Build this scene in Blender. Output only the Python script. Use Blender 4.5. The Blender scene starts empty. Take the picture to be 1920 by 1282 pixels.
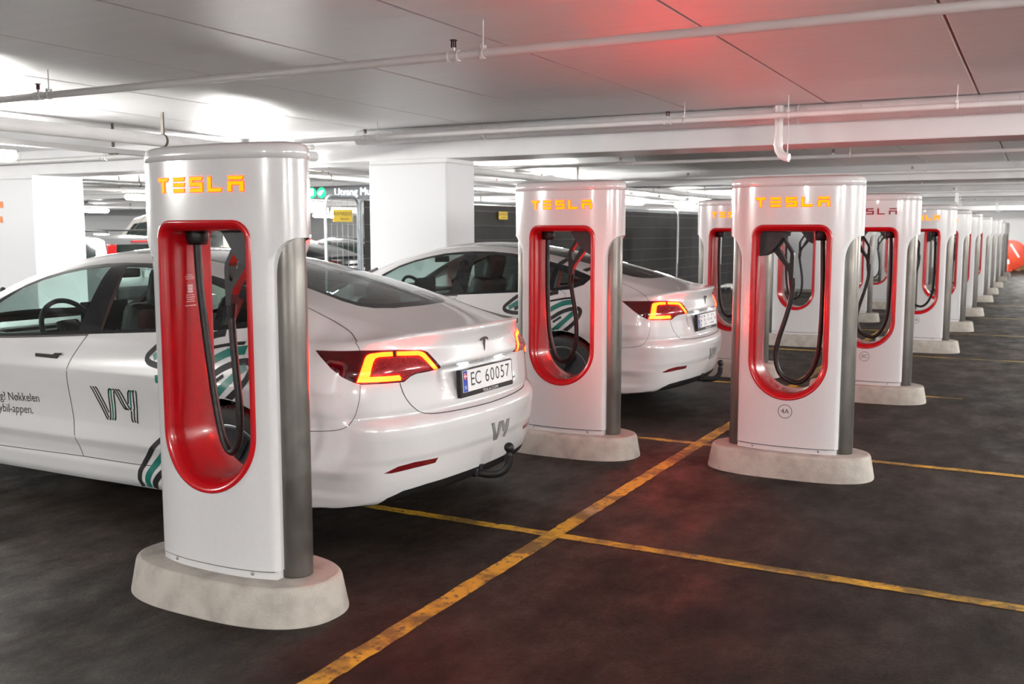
import bpy, bmesh, math, random
import numpy as np
from mathutils import Vector, Matrix
from mathutils.bvhtree import BVHTree
from mathutils.geometry import delaunay_2d_cdt

random.seed(7)
SC = bpy.context.scene
COL = SC.collection
PI = math.pi

# ---------------------------------------------------------------- camera, world, exposure
cam_d = bpy.data.cameras.new('camera'); cam_d.sensor_width = 36.0; cam_d.lens = 36.0*1860/1920
cam = bpy.data.objects.new('camera', cam_d); COL.objects.link(cam)
cam.location = (0, 0, 1.52); cam.rotation_euler = (math.radians(90-6.3), 0, math.radians(27.8808))
cam_d.dof.use_dof = True; cam_d.dof.focus_distance = 5.6; cam_d.dof.aperture_fstop = 3.5
cam_d.clip_end = 200
SC.camera = cam
world = bpy.data.worlds.new('world'); SC.world = world; world.use_nodes = True
world.node_tree.nodes['Background'].inputs[0].default_value = (.6, .65, .7, 1)
world.node_tree.nodes['Background'].inputs[1].default_value = .02
SC.view_settings.view_transform = 'Standard'; SC.view_settings.look = 'None'
SC.view_settings.exposure = 0.0; SC.view_settings.gamma = 1.0; SC.view_settings.use_curve_mapping = False
TUBE = 385.0          # brightness of the fluorescent fittings

# ---------------------------------------------------------------- helpers
def tag(o, label=None, cat=None, group=None, kind=None):
    if label: o['label'] = label
    if cat: o['category'] = cat
    if group: o['group'] = group
    if kind: o['kind'] = kind
    return o
def empty(name, loc=(0, 0, 0), rz=0):
    o = bpy.data.objects.new(name, None); COL.objects.link(o); o.empty_display_size = .2
    o.location = loc; o.rotation_euler = (0, 0, rz); return o
def link(name, me, parent=None, loc=None, rot=None):
    o = bpy.data.objects.new(name, me); COL.objects.link(o)
    if parent: o.parent = parent
    if loc is not None: o.location = loc
    if rot is not None: o.rotation_euler = rot
    return o
def copy_tree(o, parent=None):
    c = o.copy(); COL.objects.link(c)
    if parent: c.parent = parent
    for ch in list(o.children): copy_tree(ch, c)
    return c

class MB:
    """collects simple shapes; build() makes ONE mesh object"""
    def __init__(s): s.v = []; s.f = []; s.sm = []
    def add(s, v, f, smooth=False):
        n = len(s.v); s.v += [tuple(p) for p in v]; s.f += [tuple(i+n for i in q) for q in f]; s.sm += [smooth]*len(f); return s
    def box(s, c, d, rot=None, bev=0):
        x, y, z = d[0]/2, d[1]/2, d[2]/2
        if bev:
            b = min(bev, x*.9, y*.9, z*.9)
            bm = bmesh.new(); bmesh.ops.create_cube(bm, size=1); bmesh.ops.scale(bm, vec=d, verts=bm.verts)
            bmesh.ops.bevel(bm, geom=bm.edges[:], offset=b, segments=2, profile=.6, affect='EDGES')
            vs = [v.co.copy() for v in bm.verts]; fs = [[v.index for v in f.verts] for f in bm.faces]; bm.free()
        else:
            vs = [Vector((a, b_, c_)) for a in (-x, x) for b_ in (-y, y) for c_ in (-z, z)]
            fs = [(0, 1, 3, 2), (4, 6, 7, 5), (0, 4, 5, 1), (2, 3, 7, 6), (0, 2, 6, 4), (1, 5, 7, 3)]
        if rot is not None: vs = [rot @ v for v in vs]
        return s.add([v+Vector(c) for v in vs], fs)
    def tube(s, pts, r, n=10, cap=True, rr=None):
        P = [Vector(p) for p in pts]; rings = []; up = None
        for i, p in enumerate(P):
            t = (P[min(i+1, len(P)-1)]-P[max(i-1, 0)]).normalized()
            if up is None:
                up = t.orthogonal().normalized()
            up = (up-t*up.dot(t)).normalized(); w = t.cross(up)
            R = rr[i] if rr else r
            rings.append([p+(up*math.cos(2*PI*k/n)+w*math.sin(2*PI*k/n))*R for k in range(n)])
        v = [q for g in rings for q in g]; f = []
        for i in range(len(P)-1):
            for k in range(n): f.append((i*n+k, i*n+(k+1) % n, (i+1)*n+(k+1) % n, (i+1)*n+k))
        s.add(v, f, True)
        if cap: s.add(rings[0], [tuple(range(n))[::-1]]); s.add(rings[-1], [tuple(range(n))])
        return s
    def loft(s, rings, smooth=True, closed=True, cap=True):
        n = len(rings[0]); v = [q for g in rings for q in g]; f = []
        for i in range(len(rings)-1):
            for k in range(n if closed else n-1): f.append((i*n+k, i*n+(k+1) % n, (i+1)*n+(k+1) % n, (i+1)*n+k))
        s.add(v, f, smooth)
        if cap: s.add(rings[0], [tuple(range(n))[::-1]], False); s.add(rings[-1], [tuple(range(n))], False)
        return s
    def lathe(s, prof, axis='z', c=(0, 0, 0), n=32):
        rings = []
        for r, h in prof:
            g = []
            for k in range(n):
                a = 2*PI*k/n; x, y = r*math.cos(a), r*math.sin(a)
                p = {'z': (x, y, h), 'y': (x, h, y), 'x': (h, x, y)}[axis]
                g.append(Vector(p)+Vector(c))
            rings.append(g)
        return s.loft(rings, True, True, False)
    def prism(s, poly, a, b, axis='y', holes=()):
        """2-D outline (u, v) swept between a and b along an axis; holes allowed"""
        ccw = lambda q: list(q) if sum(q[i][0]*q[(i+1) % len(q)][1]-q[(i+1) % len(q)][0]*q[i][1] for i in range(len(q))) > 0 else list(q)[::-1]
        poly = ccw(poly); holes = [ccw(h) for h in holes]
        pts = [Vector(p) for p in poly]; loops = [list(range(len(poly)))]
        for h in holes:
            n = len(pts); pts += [Vector(p) for p in h]; loops.append(list(range(n, n+len(h))))
        out = delaunay_2d_cdt(pts, [], loops, 0, 1e-6, True)
        tris = [t for t, o in zip(out[2], out[5]) if 0 in o and not any(k in o for k in range(1, len(loops)))]
        P = {'y': lambda p, h: (p[0], h, p[1]), 'x': lambda p, h: (h, p[0], p[1]), 'z': lambda p, h: (p[0], p[1], h)}[axis]
        vs = out[0]; s.add([P(p, a) for p in vs], tris); s.add([P(p, b) for p in vs], [t[::-1] for t in tris])
        for L in loops:
            q = [pts[i] for i in L]; n = len(q)
            s.add([P(p, a) for p in q]+[P(p, b) for p in q], [(i, (i+1) % n, n+(i+1) % n, n+i) for i in range(n)])
        return s
    def mesh(s, name, mat, normals=True):
        me = bpy.data.meshes.new(name); me.from_pydata(s.v, [], s.f); me.materials.append(mat)
        me.polygons.foreach_set('use_smooth', s.sm)
        if normals:
            bm = bmesh.new(); bm.from_mesh(me); bmesh.ops.recalc_face_normals(bm, faces=bm.faces[:]); bm.to_mesh(me); bm.free()
        me.update(); return me
    def build(s, name, mat, parent=None, loc=None, rot=None):
        return link(name, s.mesh(name, mat), parent, loc, rot)

# ---------------------------------------------------------------- materials (all node-based)
def mat(name, col, rough=.5, metal=0., coat=0., spec=.5, emit=None, es=1., noise=None, bump=None, rnoise=None, coord='Object'):
    m = bpy.data.materials.new(name); m.use_nodes = True; nt = m.node_tree; b = nt.nodes['Principled BSDF']
    b.inputs['Base Color'].default_value = (*col, 1); b.inputs['Roughness'].default_value = rough
    b.inputs['Metallic'].default_value = metal; b.inputs['Coat Weight'].default_value = coat; b.inputs['Coat Roughness'].default_value = .04
    b.inputs['Specular IOR Level'].default_value = spec
    if emit: b.inputs['Emission Color'].default_value = (*emit, 1); b.inputs['Emission Strength'].default_value = es
    if noise or bump or rnoise: tc = nt.nodes.new('ShaderNodeTexCoord')
    def nz(scale, detail=6, stretch=None):
        n = nt.nodes.new('ShaderNodeTexNoise'); n.inputs['Scale'].default_value = scale; n.inputs['Detail'].default_value = detail
        mp = nt.nodes.new('ShaderNodeMapping'); nt.links.new(tc.outputs[coord], mp.inputs[0]); nt.links.new(mp.outputs[0], n.inputs['Vector'])
        if stretch: mp.inputs['Scale'].default_value = stretch
        return n
    if noise:                                   # (scale, colour2, low, high[, stretch])
        n = nz(noise[0], stretch=noise[4] if len(noise) > 4 else None); r = nt.nodes.new('ShaderNodeValToRGB')
        r.color_ramp.elements[0].position = noise[2]; r.color_ramp.elements[1].position = noise[3]
        r.color_ramp.elements[0].color = (*col, 1); r.color_ramp.elements[1].color = (*noise[1], 1)
        nt.links.new(n.outputs['Fac'], r.inputs[0]); nt.links.new(r.outputs[0], b.inputs['Base Color'])
    if rnoise:                                  # (scale, low rough, high rough[, stretch])
        n = nz(rnoise[0], stretch=rnoise[3] if len(rnoise) > 3 else None); mr = nt.nodes.new('ShaderNodeMapRange')
        mr.inputs['From Min'].default_value = .3; mr.inputs['From Max'].default_value = .7
        mr.inputs['To Min'].default_value = rnoise[1]; mr.inputs['To Max'].default_value = rnoise[2]
        nt.links.new(n.outputs['Fac'], mr.inputs[0]); nt.links.new(mr.outputs[0], b.inputs['Roughness'])
    if bump:                                    # (scale, strength, distance[, stretch])
        n = nz(bump[0], stretch=bump[3] if len(bump) > 3 else None); bp = nt.nodes.new('ShaderNodeBump')
        bp.inputs['Strength'].default_value = bump[1]; bp.inputs['Distance'].default_value = bump[2]
        nt.links.new(n.outputs['Fac'], bp.inputs['Height']); nt.links.new(bp.outputs[0], b.inputs['Normal'])
    return m
def glass_mat(name, tint, rough=.0):
    m = bpy.data.materials.new(name); m.use_nodes = True; nt = m.node_tree; nt.nodes.remove(nt.nodes['Principled BSDF'])
    out = nt.nodes['Material Output']; tr = nt.nodes.new('ShaderNodeBsdfTransparent'); tr.inputs[0].default_value = (*tint, 1)
    gl = nt.nodes.new('ShaderNodeBsdfGlossy'); gl.inputs['Roughness'].default_value = rough; gl.inputs[0].default_value = (1, 1, 1, 1)
    lw = nt.nodes.new('ShaderNodeLayerWeight'); pw = nt.nodes.new('ShaderNodeMath'); pw.operation = 'POWER'; pw.inputs[1].default_value = 4.5
    ma = nt.nodes.new('ShaderNodeMath'); ma.operation = 'MULTIPLY_ADD'; ma.inputs[1].default_value = .90; ma.inputs[2].default_value = .045; mx = nt.nodes.new('ShaderNodeMixShader')
    nt.links.new(lw.outputs['Facing'], pw.inputs[0]); nt.links.new(pw.outputs[0], ma.inputs[0]); nt.links.new(ma.outputs[0], mx.inputs[0])
    nt.links.new(tr.outputs[0], mx.inputs[1]); nt.links.new(gl.outputs[0], mx.inputs[2]); nt.links.new(mx.outputs[0], out.inputs[0])
    return m
def floor_mat():
    m = mat('asphalt', (.03, .026, .024), .6); nt = m.node_tree; b = nt.nodes['Principled BSDF']; N = nt.nodes.new; Lk = nt.links.new
    tc = N('ShaderNodeTexCoord')
    def noise(sc, det=8, ro=.55, stretch=(1, 1, 1)):
        mp = N('ShaderNodeMapping'); mp.inputs['Scale'].default_value = stretch; Lk(tc.outputs['Object'], mp.inputs[0])
        n = N('ShaderNodeTexNoise'); n.inputs['Scale'].default_value = sc; n.inputs['Detail'].default_value = det; n.inputs['Roughness'].default_value = ro
        Lk(mp.outputs[0], n.inputs['Vector']); return n
    big = noise(.55, 9, .68); fine = noise(70, 5, .75); mid = noise(3.5, 8, .7, (1, .6, 1))
    r1 = N('ShaderNodeValToRGB'); e = r1.color_ramp.elements
    e[0].position = .36; e[0].color = (.0045, .0034, .0028, 1); e[1].position = .70; e[1].color = (.025, .0188, .0146, 1); Lk(big.outputs[0], r1.inputs[0])
    r2 = N('ShaderNodeValToRGB'); e = r2.color_ramp.elements
    e[0].position = .35; e[0].color = (.25, .25, .25, 1); e[1].position = .72; e[1].color = (2.6, 2.5, 2.35, 1); Lk(fine.outputs[0], r2.inputs[0])
    r3 = N('ShaderNodeValToRGB'); e = r3.color_ramp.elements
    e[0].position = .35; e[0].color = (.55, .55, .55, 1); e[1].position = .68; e[1].color = (1.5, 1.47, 1.42, 1); Lk(mid.outputs[0], r3.inputs[0])
    m1 = N('ShaderNodeMix'); m1.data_type = 'RGBA'; m1.blend_type = 'MULTIPLY'; m1.inputs[0].default_value = 1; Lk(r1.outputs[0], m1.inputs[6]); Lk(r2.outputs[0], m1.inputs[7])
    m2 = N('ShaderNodeMix'); m2.data_type = 'RGBA'; m2.blend_type = 'MULTIPLY'; m2.inputs[0].default_value = 1; Lk(m1.outputs[2], m2.inputs[6]); Lk(r3.outputs[0], m2.inputs[7])
    Lk(m2.outputs[2], b.inputs['Base Color'])
    mr = N('ShaderNodeMapRange'); mr.inputs['From Min'].default_value = .3; mr.inputs['From Max'].default_value = .7; mr.inputs['To Min'].default_value = .80; mr.inputs['To Max'].default_value = .42; b.inputs['Specular IOR Level'].default_value = .16
    Lk(mid.outputs[0], mr.inputs[0]); Lk(mr.outputs[0], b.inputs['Roughness'])
    bp = N('ShaderNodeBump'); bp.inputs['Strength'].default_value = .5; bp.inputs['Distance'].default_value = .004; Lk(fine.outputs[0], bp.inputs['Height'])
    bp2 = N('ShaderNodeBump'); bp2.inputs['Strength'].default_value = .25; bp2.inputs['Distance'].default_value = .02; Lk(mid.outputs[0], bp2.inputs['Height']); Lk(bp.outputs[0], bp2.inputs['Normal'])
    Lk(bp2.outputs[0], b.inputs['Normal']); return m
def line_mat():
    m = mat('worn_yellow_paint', (.6, .33, .02), .6); nt = m.node_tree; b = nt.nodes['Principled BSDF']; N = nt.nodes.new; Lk = nt.links.new
    tc = N('ShaderNodeTexCoord')
    def noise(sc, det=8):
        n = N('ShaderNodeTexNoise'); n.inputs['Scale'].default_value = sc; n.inputs['Detail'].default_value = det; n.inputs['Roughness'].default_value = .65; Lk(tc.outputs['Object'], n.inputs['Vector']); return n
    a, c, d = noise(3.2), noise(26), noise(1.3, 4)
    r1 = N('ShaderNodeValToRGB'); e = r1.color_ramp.elements; e[0].position = .43; e[0].color = (.13, .075, .008, 1); e[1].position = .55; e[1].color = (.50, .28, .012, 1); Lk(a.outputs[0], r1.inputs[0])
    r2 = N('ShaderNodeValToRGB'); e = r2.color_ramp.elements; e[0].position = .36; e[0].color = (0, 0, 0, 1); e[1].position = .46; e[1].color = (1, 1, 1, 1); Lk(c.outputs[0], r2.inputs[0])
    mx = N('ShaderNodeMix'); mx.data_type = 'RGBA'; mx.inputs[6].default_value = (.05, .036, .026, 1); Lk(r2.outputs[0], mx.inputs[0]); Lk(r1.outputs[0], mx.inputs[7])
    r3 = N('ShaderNodeValToRGB'); e = r3.color_ramp.elements; e[0].position = .60; e[0].color = (0, 0, 0, 1); e[1].position = .68; e[1].color = (1, 1, 1, 1); Lk(d.outputs[0], r3.inputs[0])
    mx2 = N('ShaderNodeMix'); mx2.data_type = 'RGBA'; mx2.inputs[7].default_value = (.42, .30, .18, 1); Lk(r3.outputs[0], mx2.inputs[0]); Lk(mx.outputs[2], mx2.inputs[6])
    Lk(mx2.outputs[2], b.inputs['Base Color']); return m
M = {}
M['asphalt'] = floor_mat(); M['line'] = line_mat()
M['panel'] = mat('ceiling_panel', (.88, .88, .885), .45, .5, noise=(1.2, (.85, .85, .86), .35, .7, (.3, 8, 1)), rnoise=(1.5, .45, .52, (.3, 8, 1)))
_nt = M['panel'].node_tree; _b = _nt.nodes['Principled BSDF']; _b.inputs['Anisotropic'].default_value = .0
_v = _nt.nodes.new('ShaderNodeCombineXYZ'); _v.inputs[1].default_value = 1.0; _nt.links.new(_v.outputs[0], _b.inputs['Tangent'])
M['slab'] = mat('ceiling_slab', (.10, .10, .10), .8)
M['beam'] = mat('beam_paint', (.68, .68, .69), .45, noise=(2, (.63, .63, .64), .4, .7), bump=(30, .08, .01))
M['column'] = mat('column_paint', (.69, .70, .72), .5, bump=(25, .06, .01))
M['wall'] = mat('wall_paint', (.74, .75, .76), .6, bump=(12, .1, .02))
M['pipe'] = mat('pipe_paint', (.74, .73, .73), .35, noise=(4, (.68, .67, .67), .4, .7))
M['zinc'] = mat('zinc', (.50, .51, .50), .38, .85, noise=(14, (.36, .37, .37), .4, .7))
M['duct'] = mat('duct_paint', (.70, .70, .71), .4, noise=(5, (.64, .64, .65), .4, .7))
M['white'] = mat('charger_white', (.56, .552, .557), .20, 0, 1., noise=(40, (.55, .542, .547), .4, .6))
M['red'] = mat('charger_red', (.40, .003, .007), .24, 0, .35, .4, noise=(30, (.37, .003, .007), .4, .6))
M['steel'] = mat('brushed_steel', (.175, .163, .150), .34, .85, noise=(6, (.10, .091, .082), .38, .66, (1, 1, .35)), rnoise=(10, .32, .5))
M['concrete'] = mat('concrete', (.37, .338, .302), .85, noise=(9, (.27, .242, .215), .42, .68), bump=(90, .5, .008))
M['black'] = mat('black_plastic', (.007, .0065, .007), .45, 0, 0, .3, noise=(60, (.010, .0095, .010), .4, .6), bump=(200, .1, .002))
M['dark'] = mat('charcoal_plastic', (.022, .021, .023), .5, 0, 0, .3, noise=(60, (.028, .027, .029), .4, .6))
M['cable'] = mat('cable_rubber', (.007, .006, .0065), .42, 0, 0, .3, noise=(50, (.016, .014, .014), .4, .6))
M['sign'] = mat('lit_letter', (.05, .015, .0), .5, 0, 0, .1, emit=(8.0, .60, .0), es=1.0)
M['signrim'] = mat('lit_letter_rim', (.3, .02, .005), .5, 0, 0, .1, emit=(3.0, .03, .01), es=1.0)  # red halo of the glowing letters, built as a larger emissive letter behind
M['signoff'] = mat('unlit_letter', (.25, .005, .012), .3, noise=(30, (.22, .004, .01), .4, .6))
M['ink'] = mat('black_print', (.02, .018, .018), .5)
M['bolt'] = mat('bolt_steel', (.35, .33, .32), .35, .9)
M['tube'] = mat('tube_glow', (.9, .9, .9), .4, emit=(1.0, .985, .95), es=TUBE)
M['fitting'] = mat('fitting_plastic', (.66, .64, .58), .4, noise=(8, (.58, .56, .5), .4, .7))
M['rust'] = mat('dark_bracket', (.08, .065, .05), .6, noise=(30, (.14, .10, .06), .4, .7))
# ---------------------------------------------------------------- the setting
HC = 2.62                                            # underside of the ceiling panels
BEAMS = [-7.7, .7, 9.1, 17.5, 25.9, 34.3, 42.7]      # front faces of the cross beams
XL, XR, YF, YB = -44., 11., -10., 47.
fl = MB(); nx, ny = 55, 57
fl.add([(XL+(XR-XL)*i/nx, YF+(YB-YF)*j/ny, 0) for j in range(ny+1) for i in range(nx+1)], [(j*(nx+1)+i, j*(nx+1)+i+1, (j+1)*(nx+1)+i+1, (j+1)*(nx+1)+i) for j in range(ny) for i in range(nx)])
floor = fl.build('floor', M['asphalt']); tag(floor, 'dark worn asphalt floor of the parking garage', 'floor', kind='structure')
def painted(x0, x1, y0, y1):
    """a hand-painted line with slightly ragged edges, 2 mm proud of the floor"""
    mb = MB(); along_x = (x1-x0) > (y1-y0); n = int(max(x1-x0, y1-y0)/.06); a, b = [], []
    for i in range(n+1):
        t = i/n; j, k = random.uniform(-.004, .004), random.uniform(-.004, .004)
        if along_x: a.append((x0+(x1-x0)*t, y0+j, .002)); b.append((x0+(x1-x0)*t, y1+k, .002))
        else: a.append((x1+j, y0+(y1-y0)*t, .002)); b.append((x0+k, y0+(y1-y0)*t, .002))
    mb.add(a+b, [(i, i+1, n+2+i, n+1+i) for i in range(n)])
    mb.build('painted_line', M['line'], floor)
painted(-2.145, -2.055, -4, 44)
for y in (4.41, 6.87, 9.88, 13.08, 16.3, 19.6, 23.): 
    painted(-6.9, -2.145, y-.037, y+.037)
    if y < 7: painted(-2.055, 3.2, y-.037, y+.037)
    else: painted(-2.055, -.55 if y < 10 else .6, y-.032, y+.032)
ceil = MB().box(((XL+XR)/2, (YF+YB)/2, HC+.17), (XR-XL, YB-YF, .2)).build('ceiling', M['slab']); tag(ceil, 'ceiling of wide pale panels above the parking bays', 'ceiling', kind='structure')
pm = MB().box((0, 0, .035), (1.168, 7.78, .07), bev=.008).mesh('ceiling_panel', M['panel'])
x = -.49-1.18*36
while x < XR-1.2:
    for b in BEAMS[:-1]: link('ceiling_panel', pm, ceil, (x+.59, b+.58+3.91, HC))
    x += 1.18
pm2 = MB().box((0, 0, .035), (1.168, 3.7, .07), bev=.008).mesh('ceiling_panel', M['panel'])
x = -.49-1.18*36
while x < XR-1.2: link('ceiling_panel', pm2, ceil, (x+.59, 45.15, HC)); x += 1.18
for i, y in enumerate(BEAMS):
    zb = 2.30 if i < 3 else 2.36; mb = MB().box(((XL+XR)/2, y+.29, (zb+2.64)/2), (XR-XL, .58, 2.64-zb), bev=.012)
    o = mb.build('ceiling_beam', M['beam']); tag(o, ['white painted beam behind the viewer', 'white painted beam overhead, nearest the camera', 'white painted beam with spiral duct along its face, joining the big column', 'second white beam behind the spiral duct beam', 'third white beam down the row of chargers', 'fourth white beam, small in the distance', 'last white beam before the far wall'][i], 'beam', kind='structure')
for nm, c, d, lab in (('wall_left', (XL-.1, (YF+YB)/2, 1.4), (.2, YB-YF, 2.8), 'pale wall far beyond the left aisle'), ('wall_right', (XR+.1, (YF+YB)/2, 1.4), (.2, YB-YF, 2.8), 'pale wall on the right side of the garage'),
                      ('wall_back', ((XL+XR)/2, YB+.1, 1.4), (XR-XL, .2, 2.8), 'pale grey far end wall of the garage'), ('wall_front', ((XL+XR)/2, YF-.1, 1.4), (XR-XL, .2, 2.8), 'pale wall behind the viewer')):
    tag(MB().box(c, d).build(nm, M['wall']), lab, 'wall', kind='structure')
# columns: shaft, stepped head, corner seam
def column(name, x0, x1, y0, y1, label):
    t = empty(name, ((x0+x1)/2, (y0+y1)/2, 0)); tag(t, label, 'column', kind='structure')
    w, d = x1-x0, y1-y0
    MB().box((0, 0, 1.13), (w, d, 2.26), bev=.02).build('shaft', M['column'], t)
    MB().box((0, 0, 2.28), (w-.012, d-.012, .04)).build('head', M['beam'], t)
    MB().box((0, 0, .04), (w+.02, d+.02, .08), bev=.008).build('plinth', M['concrete'], t)
    return t
column('column', -6.58, -5.575, 9.06, 9.65, 'big white column between the two white cars and the black fence')
column('column', -6.2, -4.7, 25.95, 26.45, 'white column seen through the opening of post 4A')
column('column', -5.3, -4.2, 34.35, 34.85, 'white column glimpsed through the opening of post 3C')  # put in for the bright white behind the opening; no column known there
c2 = column('column', -14.0, -12.21, 9.06, 9.88, 'white column with orange lettering at the far left')

# ---------------------------------------------------------------- pipes, duct, trays, sprinklers under the ceiling
def pipe_run(name, y, z, r, x0, x1, hx, sx, label, col='pipe'):
    t = empty(name, ((x0+x1)/2, y, z)); tag(t, label, 'pipe'); ox = (x0+x1)/2
    MB().tube([(x0-ox, 0, 0), (x1-ox, 0, 0)], r, 14).build('pipe', M[col], t)
    for x in hx:
        mb = MB().tube([(x-ox, 0, r*1.3), (x-ox, 0, HC-z)], .004, 6)
        mb.lathe([(r*1.04, -.011), (r*1.16, -.011), (r*1.16, .011), (r*1.04, .011)], 'x', (x-ox, 0, 0), 14)
        mb.box((x-ox, -.016, r*1.25), (.02, .005, r*1.1)); mb.box((x-ox, .016, r*1.25), (.02, .005, r*1.1))
        mb.build('hanger', M['pipe'], t)
    for x in sx:
        mb = MB()
        for dx in (-.028, .028): mb.lathe([(r*1.0, -.008), (r*1.22, -.008), (r*1.22, .008), (r*1.0, .008)], 'x', (x-ox+dx, 0, 0), 14)
        mb.tube([(x-ox-.028, 0, 0), (x-ox+.028, 0, 0)], r*1.12, 14); mb.tube([(x-ox, 0, r), (x-ox, 0, r+.02)], .009, 8)
        c = mb.build('coupling', M['pipe'], t)
        h = MB().box((x-ox-.012, 0, r+.038), (.005, .008, .036)); h.box((x-ox+.012, 0, r+.038), (.005, .008, .036)); h.box((x-ox, 0, r+.058), (.03, .03, .004))
        s = h.build('sprinkler_frame', M['black'], c)
        MB().tube([(x-ox, 0, r+.02), (x-ox, 0, r+.056)], .004, 8).build('glass_bulb', M['red'], c)
    return t
pipe_run('sprinkler_pipe', 4.63, 2.45, .024, -26, 10, [-6.02, -2.62, .9, 4.4, -9.5, -13], [-6.13, -2.80, .6, 4.1, -9.6], 'thin white sprinkler pipe crossing overhead in the foreground')
pipe_run('sprinkler_pipe', 8.28, 2.465, .024, -6.95, 10, [-5.9, -2.72, -1.85, -.6, 2.5, 5.5], [-6.05, -2.87, .5, 3.7], 'white sprinkler pipe in front of the spiral duct, ending at the big column')
for k, (b, s) in enumerate(((17.5, 'sprinkler pipe in front of the second white beam'), (25.9, 'sprinkler pipe in front of the third white beam'), (34.3, 'sprinkler pipe in front of the fourth white beam'))):
    pipe_run('sprinkler_pipe', b-.82, 2.45, .024, -26, 10, [-8.9, -5.2, -1.6, 2, 5.5], [-9.15, -5.4, -1.8, 1.8], 'thin white '+s)
    pipe_run('sprinkler_pipe', b-4.7, 2.45, .024, -26, 10, [-8.2, -4.9, -2.1, 1.6, 5], [-8.4, -5.1, -2.3, 1.4], 'thin white pipe across the bay before the '+('second', 'third', 'fourth')[k]+' beam')
du = empty('spiral_duct', (1.5, 8.90, 2.538)); tag(du, 'white spiral ventilation duct running along the nearest visible beam', 'duct')
MB().tube([(-8.1, 0, 0), (8.5, 0, 0)], .075, 24).build('duct_shell', M['duct'], du)
mb = MB()
for i in range(112):
    x = -8.05+i*.148; ring = []
    pts = [(x+.074*(k/12-.5), .0762*math.cos(2*PI*k/12), .0762*math.sin(2*PI*k/12)) for k in range(13)]
    mb.tube(pts, .0028, 4, False)
tag(mb.build('spiral_seam', M['pipe'], du), kind='stuff')
for x in (-6.5, -3.4, -.3, 2.8): MB().lathe([(.075, -.012), (.081, -.012), (.081, .012), (.075, .012)], 'x', (x, 0, 0), 24).build('duct_band', M['duct'], du)
def drain(x, y, label):
    t = empty('drain_pipe', (x, y, 2.1)); tag(t, label, 'pipe')
    MB().tube([(0, 0, .50), (0, 0, .16), (.008, -.004, .12), (.03, -.01, .085), (.07, -.02, .06), (.10, -.025, .055)], .036, 14).build('pipe_bend', M['pipe'], t)
    for z, r in ((.40, .041), (.17, .041)): MB().tube([(0, 0, z-.012), (0, 0, z+.012)], r, 14).build('collar', M['pipe'], t)
    MB().tube([(.075, .02, .52), (.075, .02, .08)], .005, 6).build('rod', M['pipe'], t)
drain(-2.03, 8.74, 'white drain pipe with an elbow hanging in front of the nearest beam')
drain(-.06, 17.1, 'white drain pipe hanging in front of the second beam'); drain(-1.75, 25.5, 'white drain pipe hanging in front of the third beam'); drain(-1.2, 33.9, 'small white drain pipe hanging in front of the fourth beam')
# runs along the aisle on the left
def y_run(name, x, z, y0, y1, label, kind, r=.05, hang=3.2, cat='pipe'):
    t = empty(name, (x, y0, z)); tag(t, label, cat); L = y1-y0
    if kind == 'tube': MB().tube([(0, 0, 0), (0, L, 0)], r, 16).build('pipe', M['zinc' if name == 'steel_pipe' else 'pipe'], t)
    else:
        mb = MB().box((0, L/2, -.02), (r*2, L, .004)); mb.box((-r, L/2, 0), (.004, L, .05)); mb.box((r, L/2, 0), (.004, L, .05)); mb.build('tray', M['pipe'], t)
        MB().tube([(-r*.3, 0, -.008), (-r*.3, L, -.008)], .009, 6).build('wire', M['dark'], t)
    k = hang*.6
    while k < L:
        mb = MB().box((0, k, (HC-z)/2+.02), (.03, .012, HC-z-.04)); 
        if kind == 'tube': mb.lathe([(r*1.0, -.012), (r*1.1, -.012), (r*1.1, .012), (r*1.0, .012)], 'y', (0, k, 0), 14)
        else: mb.box((0, k, -.03), (r*2.2, .03, .012))
        mb.build('hanger', M['rust'], t); k += hang
    return t
y_run('service_pipe', -7.2, 2.36, -8, 8.9, 'thick pale pipe running away along the ceiling on the left', 'tube', .056)
y_run('service_pipe', -6.95, 2.36, 9.75, 46, 'thick pale pipe running away beyond the big column', 'tube', .052, 3.6)
y_run('cable_tray', -8.4, 2.345, -8, 46, 'narrow white cable tray carrying the row of tube lights nearest the cars', 'tray', .05, 3.3, 'cable tray')
y_run('cable_tray', -16.0, 2.345, -8, 46, 'white cable tray carrying tube lights in the far left aisle', 'tray', .05, 3.3, 'cable tray')
y_run('cable_tray', -27.0, 2.345, -8, 46, 'white cable tray deep in the left part of the garage', 'tray', .05, 3.3, 'cable tray')
y_run('steel_pipe', -9.6, 2.35, 9.8, 46, 'dull zinc pipe above the fenced-off area', 'tube', .05, 4)
y_run('steel_pipe', -13.9, 2.35, 10, 46, 'dull zinc pipe above the left aisle', 'tube', .045, 4)
for k, (y, z) in enumerate(((8.75, 2.45), (13.5, 2.45), (16.6, 2.45), (21.8, 2.45))):
    pipe_run('aisle_pipe', y, z, .03, -26.5, -7.1, [-9, -12, -15, -18, -21], [-10.4, -14.2], ['pale pipe along the beam over the left column', 'thin pipe crossing the left aisle past the left column', 'pale pipe along the second beam over the left aisle', 'thin pipe crossing deep in the left aisle'][k])

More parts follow.
